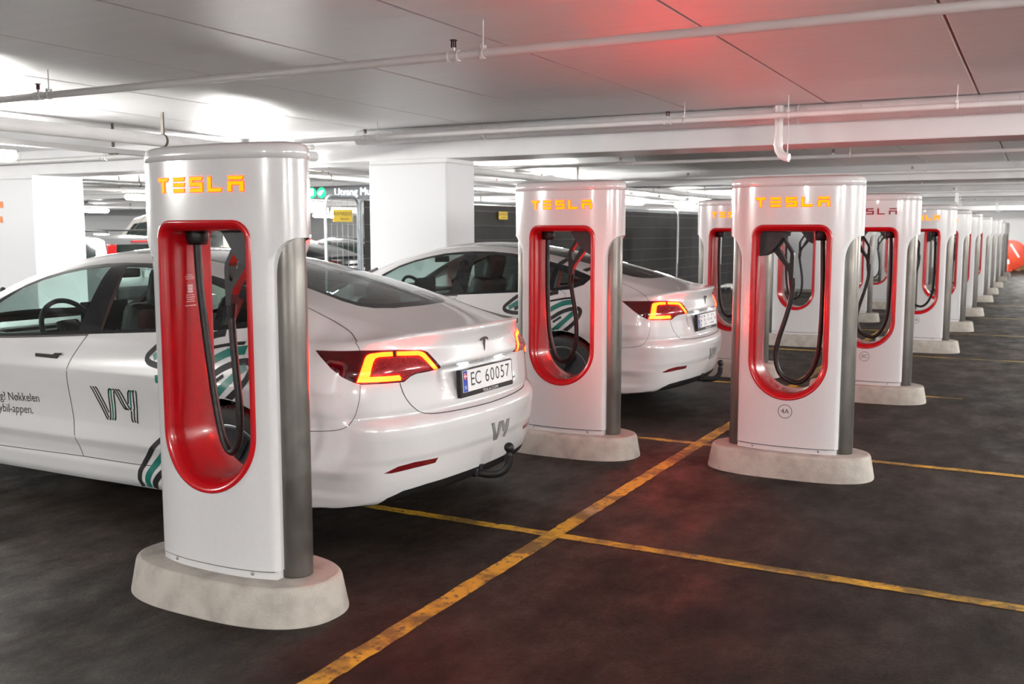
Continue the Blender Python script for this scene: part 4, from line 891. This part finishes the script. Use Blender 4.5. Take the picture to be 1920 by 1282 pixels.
# films on the flank
def films():
    ps = lambda s, z: proj_side(s, z, .0016); pt = lambda s, y: proj_top(s, -y, .0016); out = []
    for key, pts, w in (('film', [(1.20, .932), (1.085, .957), (1.0, .973), (.925, .981)], .013), ('teal', [(1.47, .775), (1.38, .783), (1.30, .795), (1.20, .832), (1.128, .866), (1.065, .903), (.99, .936), (.897, .951)], .034),
                        ('film', [(1.18, .77), (1.085, .812), (1.018, .854), (.937, .887), (.866, .899), (.838, .886), (.833, .86), (.858, .803), (.90, .757), (.975, .700)], .027),
                        ('teal', [(.866, .877), (.905, .848), (.976, .781), (1.075, .700)], .032), ('film', [(.995, .826), (1.030, .802), (1.065, .780)], .016),
                        ('film', [(1.30, .945), (1.20, .984), (1.125, 1.012), (1.07, 1.024)], .030),
                        ('film', [(1.42, .992), (1.47, .957), (1.525, .91), (1.545, .885), (1.535, .862), (1.49, .848), (1.42, .842), (1.30, .850)], .026), ('teal', [(1.35, .970), (1.43, .925), (1.50, .880)], .030), ('film', [(1.32, .938), (1.39, .904), (1.445, .873)], .026),
                        ('film', [(1.42, .482), (1.48, .450), (1.555, .385), (1.640, .290), (1.668, .225), (1.660, .178)], .024), ('teal', [(1.42, .402), (1.482, .362), (1.556, .298), (1.606, .233), (1.612, .178)], .030), ('film', [(1.42, .315), (1.498, .270), (1.555, .215), (1.568, .176)], .028)):
        mb = MB(); stripe(mb, pts, w*1.22, ps, .02); out.append((key, mb.mesh('film_band', M[key])))
    for pts in ([(1.145, .62), (1.155, .52), (1.165, .41)], [(.915, .63), (.900, .53), (.893, .46)]):
        mb = MB(); stripe(mb, pts, .05, pt, .02); out.append(('film', mb.mesh('film_band', M['film'])))
    return out
FILMS = films()
def door_text(body, s_right, zc, size):
    me = text_mesh(body, size, M['ink'], 'RIGHT'); bm = bmesh.new(); bm.from_mesh(me); bmesh.ops.subdivide_edges(bm, edges=[e for e in bm.edges if e.calc_length() > .03], cuts=2); bmesh.ops.triangulate(bm, faces=bm.faces[:]); bm.to_mesh(me); bm.free()
    for v in me.vertices: v.co = proj_side(s_right-v.co.x, zc+v.co.y+(v.co.x)*.04, .0014)
    return me
CAR['text_a'] = door_text('g? Nøkkelen', 2.412, .598, .070); CAR['text_b'] = door_text('Vybil-appen.', 2.480, .525, .070)

def lid_strip():
    rows = []
    for y in np.linspace(-.415, .415, 40):
        e = max(0, 1-((abs(y)/.415)**8)); so = lambda z: float(REAR(z)+(.19+.13*sstep(.86, 1.0, z))*y*y+.25*y**6)
        rows.append([(-so(.905)+.0008, y, .905), (-so(.888)+.0028, y, .888), (-so(.870)+.0060, y, .870), (-so(.864)+.0035, y, .8645), (-so(.862)-.014*e, y, .861), (-so(.86)-.031*e, y, .847)])
    n = 6; return MB().add([p for r in rows for p in r], [(i*n+k, i*n+k+1, (i+1)*n+k+1, (i+1)*n+k) for i in range(39) for k in range(n-1)], True).mesh('lid_strip', M['paint'])
CAR['lid_strip'] = lid_strip()
def white_car(x, y, label, number, rz=0):
    t = empty('electric_car', (x, y, 0), rz); tag(t, label, 'car', 'white electric cars plugged in side by side')
    A = lambda nm, key, par=None, **k: link(nm, CAR[key], par or t, **k)
    A('body_shell', 'body_shell'); lid = A('boot_lid', 'boot_lid'); A('bonnet', 'bonnet'); A('glass_border', 'glass_border', A('roof_glass', 'roof_glass')); A('front_roof_glass', 'front_roof_glass'); A('windscreen', 'windscreen'); A('valance', 'valance'); A('panel_gaps', 'seams'); A('underbody', 'underbody')
    for sfx, sd in (('n', -1), ('f', 1)):
        fd = A('front_door', 'front_door'+sfx); rd = A('rear_door', 'rear_door'+sfx); A('window_surround', 'window_surround'+sfx)
        A('window_pane', 'front_window'+sfx, fd); A('window_pane', 'rear_window'+sfx, rd); A('quarter_window', 'quarter_window'+sfx)
        lp = A('tail_lamp', 'tail_lamp'+sfx); A('lamp_reflector', 'lamp_reflector'+sfx, lp); tag(A('light_strip', 'light_strip'+sfx, lp), 'glowing brake light band'); A('bumper_reflector', 'bumper_reflector'+sfx)
        for s0, z0, d in ((2.30, .846, fd), (1.29, .895, rd)):
            p = proj_side(s0, z0, .004, sd); h = A('door_handle', 'handle', d, loc=p, rot=(0, 0, 0 if sd < 0 else PI))
            if sd > 0: h.scale = (-1, 1, 1)
        m = A('door_mirror', 'mirror', fd, loc=(-3.02, sd*.90, 1.0))
        if sd > 0: m.scale = (1, -1, 1)
        for s0 in (WR, WF):
            w = empty('wheel', (-s0, sd*.790, WZ), 0 if sd < 0 else PI); w.parent = t; w.rotation_euler = (0, .4*s0, 0) if sd < 0 else (0, .3, PI)
            for nm in ('tyre', 'tread', 'wheel_cap', 'cap_blade', 'rim_edge'): A(nm, nm, w)
    A('belt_strip', 'belt_strip')
    for sd in (-1, 1): A('front_seat', 'seat', loc=(-2.32, sd*.37, .42))
    A('rear_bench', 'bench', loc=(-1.45, 0, .44)); d = A('dashboard', 'dashboard', loc=(-3.18, 0, .90)); A('dash_strip', 'dash_strip', d); A('centre_screen', 'screen', d, loc=(.26, 0, .06)); A('steering_wheel', 'steering_wheel', loc=(-2.80, -.37, .93)); A('inner_mirror', 'inner_mirror', loc=(-2.72, 0, 1.26))
    A('inner_pillars', 'pillars'); A('parcel_shelf', 'parcel_shelf'); A('door_cards', 'side_card')
    tb = A('tow_bar', 'tow_arm'); A('tow_ball', 'tow_ball', tb)
    pl = empty('number_plate', (0, 0, 0)); pl.parent = t; c = proj_rear(0, .768, .0); pl.location = c+Vector((.016, 0, 0)); pl.rotation_euler = (0, -PT, 0)
    A('plate_holder', 'plate_frame', pl); A('plate_sheet', 'plate', pl); A('country_band', 'pblue', pl); A('flag', 'pflag', pl); A('flag_cross', 'pcross', pl); A('country_letter', 'num_n', pl); 
    if number == 'num_a':
        for k in range(7): A('character', 'num_a%d' % k, pl)
    else: tag(A('characters', number, pl), kind='stuff')
    A('holder_print', 'num_t', pl)
    p = proj_rear(0, .945, .001); A('badge', 'badge', lid, loc=p); p = proj_rear(.36, .716, .001); A('model_script', 'script', lid, loc=p, rot=(0, 0, .22))
    link('lid_strip', CAR['lid_strip'], lid)
    for key, me in FILMS: link('film_band', me, t)
    vy_logo(t, 'logo', lambda px, py: (1.973-(px-330)/1010*.350, .711-.012*(1340-px)/1010-(py-290)/770*.185), lambda s, z: proj_side(s, z, .0016), .0092, M['film'], M['teal'])
    vy_logo(t, 'rear_logo', lambda px, py: (-.028+(px-330)/1010*.215, .524-(py-290)/770*.104), lambda a, z: proj_rear(a, z, .0016), .0075, M['greyfilm'], M['greyfilm'])
    link('door_lettering', CAR['text_a'], t); link('door_lettering', CAR['text_b'], t)
    for yy in (-.19, .19): p = proj_rear(yy, .85, .0); link('plate_lamp', PLAMP, t, loc=(p.x+.014, yy, .848))
    return t
PLAMP = MB().box((0, 0, 0), (.008, .09, .003)).mesh('plate_lamp', M['plamp'])
white_car(-2.49, 4.50, 'nearest white electric car, number plate EC 60057, brake lights glowing', 'num_a')
white_car(-2.47, 8.34, 'second white electric car, parked behind the one with plate EC 60057', 'num_b')
# ---------------------------------------------------------------- building fence with dark netting along the far side of the bays
M['tube_zinc'] = mat('fence_tube', (.34, .37, .39), .4, .6, noise=(8, (.27, .29, .31), .4, .7))
M['net'] = mat('black_netting', (.022, .020, .019), .7, noise=(3, (.040, .037, .034), .45, .75, (1, 1, .2)), bump=(60, .5, .01, (40, 40, 1)))
M['yellow'] = mat('yellow_sign', (.72, .50, .02), .5, noise=(20, (.66, .45, .02), .4, .6))
def fence_panel(a, b, label, net=True, sign=None):
    a, b = Vector(a), Vector(b); L = (b-a).length; ang = math.atan2((b-a).y, (b-a).x)
    t = empty('site_fence', (a.x, a.y, 0), ang); tag(t, label, 'fence', 'building fence panels')
    H = 2.0; r = .12; arc = [(r-r*math.cos(q), 0, H-r+r*math.sin(q)) for q in np.linspace(0, PI/2, 6)]
    pts = [(0, 0, .03)]+arc+[(L-x, 0, z) for x, _, z in arc[::-1]]+[(L, 0, .03)]
    MB().tube(pts, .021, 10).build('frame', M['tube_zinc'], t)
    MB().tube([(0, 0, .22), (L, 0, .22)], .016, 8).build('bottom_rail', M['tube_zinc'], t)
    mb = MB(); n = int(L/.11)
    for i in range(1, n): mb.tube([(L*i/n, 0, .2), (L*i/n, 0, H-.02)], .0022, 4, False)
    for k in range(1, 8): mb.tube([(0, -.036 if net else 0, .22+k*.235), (L, -.036 if net else 0, .22+k*.235)], .0024, 4, False)
    tag(mb.build('wire_mesh', M['tube_zinc'], t), kind='stuff')
    for x in (.14, L-.14): MB().box((x, 0, .04), (.22, .50, .08), bev=.02).build('foot_block', M['dark'], t)
    if net:
        nx, nz = int(L/.12), 8; V = []
        for j in range(nz+1):
            for i in range(nx+1): V.append((.03+(L-.06)*i/nx, -.026+.003*math.sin(i*1.7)+.004*math.sin(i*.5+j*.8), .12+(H-.16)*j/nz+(.03*math.sin(i*.35) if j == 0 else 0)))
        n0 = len(V); V += [(x, y+.003, z) for x, y, z in V]
        F = [(j*(nx+1)+i, j*(nx+1)+i+1, (j+1)*(nx+1)+i+1, (j+1)*(nx+1)+i) for j in range(nz) for i in range(nx)]
        MB().add(V, F+[tuple(k+n0 for k in f[::-1]) for f in F], True).build('netting', M['net'], t)
    return t
def hire_sign(x, y, z, ang, w, label):
    t = empty('fence_sign', (x, y, z), ang); tag(t, label, 'sign', 'yellow fence signs')
    MB().box((0, 0, 0), (w, .004, w*.47), bev=.0015).build('sign_plate', M['yellow'], t)
    me = text_mesh('RAMIRENT', w*.20, M['ink']); me.transform(Matrix.Rotation(PI/2, 4, 'X')); me.transform(Matrix.Translation((0, -.003, w*.07))); link('lettering', me, t)
    mb = MB()
    for k in range(9): mb.box((-w*.12+k*w*.05, -.003, -w*.12), (w*.03, .001, w*.04))
    mb.build('small_print', M['ink'], t)
F0 = [(-8.32, 10.45), (-8.30, 11.20), (-8.10, 13.75), (-7.92, 16.25), (-7.72, 19.4), (-7.55, 22.55), (-7.42, 25.7), (-7.28, 28.85), (-7.15, 32.0)]
FL = ['narrow open wire fence panel left of the big column', 'netted fence panel just left of the big column', 'netted fence panel right of the big column, with a yellow sign', 'netted fence panel hidden behind the post between the cars', 'netted fence panel with posts touching, left of the joint', 'netted fence panel right of the two touching posts', 'netted fence panel behind the third left-row post', 'last netted fence panel far down the row']
for i in range(8):
    a, b = Vector(F0[i]), Vector(F0[i+1]); d = (b-a).normalized(); fence_panel(a+d*.03, b-d*.03, FL[i], net=i > 0)
hire_sign(-8.22, 10.72, 1.74, math.radians(80), .34, 'yellow hire-company sign on the open fence panel')
hire_sign(-7.955, 14.72, 1.80, math.radians(85), .27, 'small yellow sign on the netted fence right of the big column')

# ---------------------------------------------------------------- lit exit sign, wall lettering
M['signbody'] = mat('sign_grey', (.055, .06, .07), .35, noise=(10, (.07, .075, .085), .4, .6)); M['lettlit'] = mat('lit_white', (.8, .85, .9), .4, emit=(.80, .92, 1.0), es=2.2)
M['greenlit'] = mat('lit_green', (.02, .5, .25), .4, emit=(.0, .55, .22), es=1.3); M['orange'] = mat('orange_paint', (.85, .22, .02), .5, noise=(10, (.8, .2, .02), .4, .6)); M['neongreen'] = mat('green_paint', (.2, .6, .05), .5)
t = empty('exit_sign', (-11.55, 15.8, 2.30), 0); tag(t, 'hanging dark sign with white lettering and two green discs', 'sign')
MB().box((0, 0, 0), (2.9, .12, .25), bev=.01).build('sign_box', M['signbody'], t); MB().box((-1.62, 0, .01), (.34, .09, .18), bev=.01).build('sign_end', M['black'], t)
for x in (-.8, .8): MB().tube([(x, 0, .12), (x, 0, .325)], .01, 6).build('rod', M['zinc'], t)
me = text_mesh('Utgang Munch', .20, M['lettlit'], 'LEFT'); me.transform(Matrix.Rotation(PI/2, 4, 'X')); me.transform(Matrix.Translation((-.72, -.063, .0))); link('lettering', me, t)
for k, x in enumerate((-1.27, -1.03)):
    d = MB().lathe([(0, -.064), (.105, -.064), (.108, -.06)], 'y', (x, 0, 0), 28).build('green_disc', M['greenlit'], t)
    mb = MB()
    if k == 0: mb.box((x, -.067, .0), (.075, .003, .10), bev=.001); mb.box((x-.02, -.067, .065), (.03, .003, .03)); mb.box((x+.02, -.067, .065), (.03, .003, .03))
    else: mb.box((x, -.067, .0), (.03, .003, .12), Matrix.Rotation(.7, 3, 'Y')); mb.box((x-.02, -.067, .01), (.05, .003, .05)); mb.box((x+.03, -.067, .03), (.05, .003, .02), Matrix.Rotation(-.6, 3, 'Y'))
    mb.build('pictogram', M['lettlit'], d)
t = empty('column_lettering', (-12.98, 9.055, 1.70)); tag(t, 'orange block letter painted on the left column', 'lettering')
MB().box((-.16, -.002, 0), (.09, .003, .50)).box((-.01, -.002, .205), (.27, .003, .09)).box((-.02, -.002, .0), (.235, .003, .09)).build('letter', M['orange'], t)
t = empty('wall_pictogram', (-21.9, 24.0, 1.5), math.radians(40)); tag(t, 'bright green pictogram on a pale partition beyond the fence', 'pictogram')
MB().box((0, 0, -.18), (.42, .02, .05)).box((-.12, 0, -.08), (.05, .02, .2), Matrix.Rotation(.5, 3, 'Y')).box((.12, 0, -.08), (.05, .02, .2), Matrix.Rotation(-.5, 3, 'Y')).box((0, 0, .12), (.08, .02, .22)).build('mark', M['neongreen'], t)
MB().box((0, .05, -.3), (2.6, .06, 2.4)).build('partition', M['wall'], t)

# ---------------------------------------------------------------- parked vehicles beyond the aisle
M['silver'] = mat('silver_paint', (.36, .37, .38), .3, .4, .8, noise=(200, (.33, .34, .35), .4, .6)); M['vanpaint'] = mat('cream_paint', (.62, .60, .55), .35, 0, .6, noise=(100, (.60, .58, .53), .4, .6)); M['blackpaint'] = mat('black_paint', (.007, .0075, .009), .25, 0, .2, .3, noise=(100, (.016, .017, .019), .4, .6))
M['vglass'] = mat('dark_glass', (.014, .020, .018), .06, 0, 0, .4, noise=(3, (.03, .04, .038), .4, .6)); M['redlens'] = mat('red_lens', (.55, .02, .02), .2, noise=(40, (.45, .015, .015), .4, .6)); M['rail'] = mat('roof_rail', (.03, .03, .03), .5)
def boxy(name, x, y, label, paint, W, prof_low, prof_top, panes, rz=0, tail=None, rails=True, antenna=False):
    """a wagon or van: lower hull and glasshouse lofted across the width, panes, lamps and wheels as parts; rear at x = 0, nose to -x"""
    t = empty(name, (x, y, 0), rz); tag(t, label, 'car', 'cars parked beyond the left aisle'); h = W/2
    def hull(prof, ys, sc):
        rings = []
        cx = sum(p[0] for p in prof)/len(prof)
        for yy, k, zk in zip(ys, sc, [1-(1-q)*.6 for q in sc]): rings.append([(cx+(p[0]-cx)*k, yy, p[1]*zk+(1-zk)*.75) for p in prof])
        return rings
    MB().loft(hull(prof_low, [-h, -h+.03, -h+.12, 0, h-.12, h-.03, h], [.965, .985, 1, 1, 1, .985, .965])).build('body_shell', paint, t)
    ht = h-.10; rings = []
    for yy, k in ((-1, .955), (-.93, .985), (-.6, 1), (.6, 1), (.93, .985), (1, .955)):
        zm = min(p[1] for p in prof_top); zM = max(p[1] for p in prof_top); cx = sum(p[0] for p in prof_top)/len(prof_top)
        rings.append([(cx+(p[0]-cx)*k, yy*(h-.03-(p[1]-zm)/(zM-zm)*.15), zm+(p[1]-zm)*k) for p in prof_top])
    MB().loft(rings).build('cabin', paint, t)
    zm = min(p[1] for p in prof_top); zM = max(p[1] for p in prof_top)
    yo = lambda z: h-.03-(z-zm)/(zM-zm)*.15+.004
    for sd in (-1, 1):
        for P in panes:
            n = len(P); A = [(p[0], sd*yo(p[1]), p[1]) for p in P]; B = [(p[0], sd*(yo(p[1])-.02), p[1]) for p in P]
            MB().add(A+B, [tuple(range(n)), tuple(range(n, 2*n))[::-1]]+[(i, (i+1) % n, n+(i+1) % n, n+i) for i in range(n)]).build('side_window', M['vglass'], t)
        for sx in (.95, 3.45):
            w = empty('wheel', (-sx, sd*(h-.12), .33), 0 if sd < 0 else PI); w.parent = t
            for nm in ('tyre', 'wheel_cap', 'rim_edge'): link(nm, CAR[nm], w)
        if tail:
            for z0, z1, xx in tail: MB().box((xx, sd*(h-.11), (z0+z1)/2), (.09, .13, z1-z0), Matrix.Rotation(math.radians(6), 3, 'Y'), bev=.02).build('tail_lamp', M['redlens'], t)
        if rails:
            MB().tube(smooth_path([(-.35, sd*(h-.27), zM+.0), (-.5, sd*(h-.27), zM+.055), (-1.6, sd*(h-.27), zM+.065), (-2.5, sd*(h-.27), zM+.045), (-2.7, sd*(h-.27), zM-.01)], 4), .016, 8).build('roof_rail', M['rail'], t)
    if rails:
        for xx in (-.8, -1.9): MB().tube([(xx, -h+.27, zM+.065), (xx, h-.27, zM+.065)], .014, 8).build('cross_bar', M['rail'], t)
    # rear window and high brake light, following the rear slope
    bot, top = prof_top[0], prof_top[1]
    g = lambda k, o: (bot[0]+(top[0]-bot[0])*k+o, bot[1]+(top[1]-bot[1])*k); w = h-.17
    A = [(g(.10, .022)[0], -w, g(.1, 0)[1]), (g(.10, .022)[0], w, g(.1, 0)[1]), (g(.82, .022)[0], w-.10, g(.82, 0)[1]), (g(.82, .022)[0], -w+.10, g(.82, 0)[1])]; B = [(p[0]-.03, p[1], p[2]) for p in A]
    MB().add(A+B, [(0, 1, 2, 3), (7, 6, 5, 4)]+[(i, (i+1) % 4, 4+(i+1) % 4, 4+i) for i in range(4)]).build('rear_window', M['vglass'], t)
    MB().box((g(.93, .02)[0], 0, g(.93, 0)[1]), (.03, .52, .035), bev=.01).build('high_brake_light', M['redlens'], t)
    MB().box((.03, 0, .52), (.10, W-.14, .22), bev=.05).build('bumper', M['dark'], t); MB().box((.06, 0, .83), (.02, .52, .12), bev=.004).build('number_plate', M['plate'], t)
    if antenna: MB().tube([(-.55, 0, zM), (.0, .0, zM+.42)], .004, 6).build('aerial', M['rail'], t)
    return t
low = [(.0, .30), (.03, .55), (.02, .90), (-.03, 1.0), (-1.5, 1.0), (-2.9, .98), (-3.3, .93), (-4.0, .82), (-4.3, .62), (-4.33, .35), (-4.2, .22), (-2, .18), (-.2, .22)]
topw = [(-.02, .96), (-.25, 1.40), (-.42, 1.445), (-1.5, 1.49), (-2.2, 1.465), (-2.55, 1.40), (-3.25, .94)]
boxy('estate_car', -13.3, 12.1, 'silver estate car with black roof bars right of the left column', M['silver'], 1.78, low, topw, [[(-.40, 1.04), (-.50, 1.33), (-1.10, 1.38), (-1.10, 1.01)], [(-1.18, 1.01), (-1.18, 1.38), (-1.9, 1.39), (-1.95, 1.0)], [(-2.03, 1.0), (-1.98, 1.39), (-2.40, 1.34), (-2.95, 1.0)]], tail=[(.80, 1.33, -.10)], antenna=True)
lowv = [(.0, .32), (.03, .60), (.02, 1.0), (-.02, 1.12), (-1.5, 1.12), (-3.0, 1.08), (-3.5, 1.0), (-4.2, .88), (-4.5, .66), (-4.53, .36), (-4.4, .22), (-2, .19), (-.2, .23)]
topv = [(-.01, 1.10), (-.14, 1.78), (-.30, 1.86), (-1.5, 1.90), (-2.4, 1.88), (-2.75, 1.80), (-3.45, 1.08)]
boxy('van', -12.9, 14.5, 'cream van seen through the opening of the nearest charging post', M['vanpaint'], 1.86, lowv, topv, [[(-.28, 1.20), (-.36, 1.70), (-1.15, 1.74), (-1.15, 1.18)], [(-1.27, 1.18), (-1.27, 1.74), (-2.15, 1.74), (-2.2, 1.17)], [(-2.3, 1.17), (-2.26, 1.73), (-2.65, 1.69), (-3.15, 1.17)]], tail=[(.85, 1.30, -.04)], rails=False)
# two black saloons share the saloon's panels in black
def black_car(x, y, rz, label):
    t = empty('saloon_car', (x, y, 0), rz); tag(t, label, 'car', 'cars parked beyond the left aisle')
    for nm, key in (('body_shell', 'body_shell'), ('boot_lid', 'boot_lid'), ('bonnet', 'bonnet'), ('glass_border', 'glass_border')):
        me = BLK.setdefault(key, CAR[key].copy()); me.materials.clear(); me.materials.append(M['blackpaint']); link(nm, me, t)
    for sfx in 'nf':
        for nm, key in (('front_door', 'front_door'+sfx), ('rear_door', 'rear_door'+sfx)):
            me = BLK.setdefault(key, CAR[key].copy()); me.materials.clear(); me.materials.append(M['blackpaint']); link(nm, me, t)
        for nm, key in (('front_window', 'front_window'+sfx), ('rear_window', 'rear_window'+sfx), ('quarter_window', 'quarter_window'+sfx), ('rear_lamp', 'tail_lamp'+sfx), ('lamp_band', 'light_strip'+sfx)):
            me = BLK.setdefault(key, CAR[key].copy()); me.materials.clear(); me.materials.append(M['vglass'] if 'window' in nm else M['lens']); link(nm, me, t)
        link('window_surround', CAR['window_surround'+sfx], t)
        sd = -1 if sfx == 'n' else 1
        mb = MB(); stripe(mb, [(p[0], p[1]+.006) for p in DLO[8:20]], .016, lambda s, z: proj_side(s, z, .004, sd)); mb.build('window_trim', M['tube_zinc'], t)
        for s0 in (WR, WF):
            w = empty('wheel', (-s0, sd*.79, WZ), 0 if sd < 0 else PI); w.parent = t
            for nm in ('tyre', 'wheel_cap', 'rim_edge'): link(nm, CAR[nm], w)
    link('roof_glass', CAR['front_roof_glass'], t)
    for key in ('roof_glass', 'windscreen'):
        me = BLK.setdefault(key, CAR[key].copy()); me.materials.clear(); me.materials.append(M['vglass']); link(key, me, t)
    link('underbody', CAR['underbody'], t); link('valance', CAR['valance'], t)
BLK = {}
black_car(-12.4, 16.6, 0, 'black saloon car behind the open fence panel, nearer of two')
black_car(-12.6, 19.4, 0, 'black saloon car behind the open fence panel, farther of two')

# ---------------------------------------------------------------- odds and ends by the end wall
M['reelred'] = mat('reel_orange_red', (.72, .07, .02), .45, noise=(4, (.62, .05, .02), .4, .6)); M['card'] = mat('cardboard', (.42, .27, .13), .8, noise=(6, (.36, .23, .11), .4, .6)); M['stripewhite'] = mat('white_stripe', (.8, .8, .8), .5)
t = empty('cable_reel', (-1.02, 44.6, .62), math.radians(8)); tag(t, 'large orange-red cable reel with white markings before the end wall', 'reel')
for k, y in enumerate((-.22, .22)):
    f = MB().lathe([(.0, y-.02), (.58, y-.02), (.60, y-.01), (.60, y+.01), (.58, y+.02), (0, y+.02)], 'y', (0, 0, 0), 40).build('flange', M['reelred'], t)
    if k == 0:
        MB().box((.14, y-.024, .18), (.62, .006, .07), Matrix.Rotation(math.radians(58), 3, 'Y')).build('white_mark', M['stripewhite'], f); MB().box((-.24, y-.024, .20), (.05, .006, .40), Matrix.Rotation(math.radians(-25), 3, 'Y')).build('white_mark', M['stripewhite'], f)
        MB().box((-.22, y-.024, -.12), (.16, .006, .20), Matrix.Rotation(math.radians(-35), 3, 'Y')).build('white_mark', M['stripewhite'], f)
MB().tube([(0, -.22, 0), (0, .22, 0)], .26, 24).build('drum', M['card'], t)
for x in (-.3, .3): MB().box((x, 0, -.585), (.12, .56, .07), bev=.01).build('chock', M['card'], t)
t = empty('traffic_cone', (-1.10, 43.9, 0)); tag(t, 'small orange traffic cone in front of the cable reel', 'cone')
MB().lathe([(.0, .70), (.03, .70), (.05, .62), (.15, .06), (.16, .04)], 'z', (0, 0, 0), 24).build('cone_body', M['reelred'], t); MB().box((0, 0, .02), (.42, .42, .04), bev=.015).build('cone_foot', M['reelred'], t); MB().lathe([(.083, .46), (.113, .28)], 'z', (0, 0, 0), 24).build('white_band', M['stripewhite'], t)
t = empty('cardboard_box', (-.75, 45.9, 0), .2); tag(t, 'cardboard box stacked beside the orange reel at the right edge', 'box')
MB().box((0, 0, .30), (.7, .6, .6), bev=.01).build('box_body', M['card'], t); MB().box((0, -.302, .45), (.08, .003, .3)).build('tape', M['stripewhite'], t)
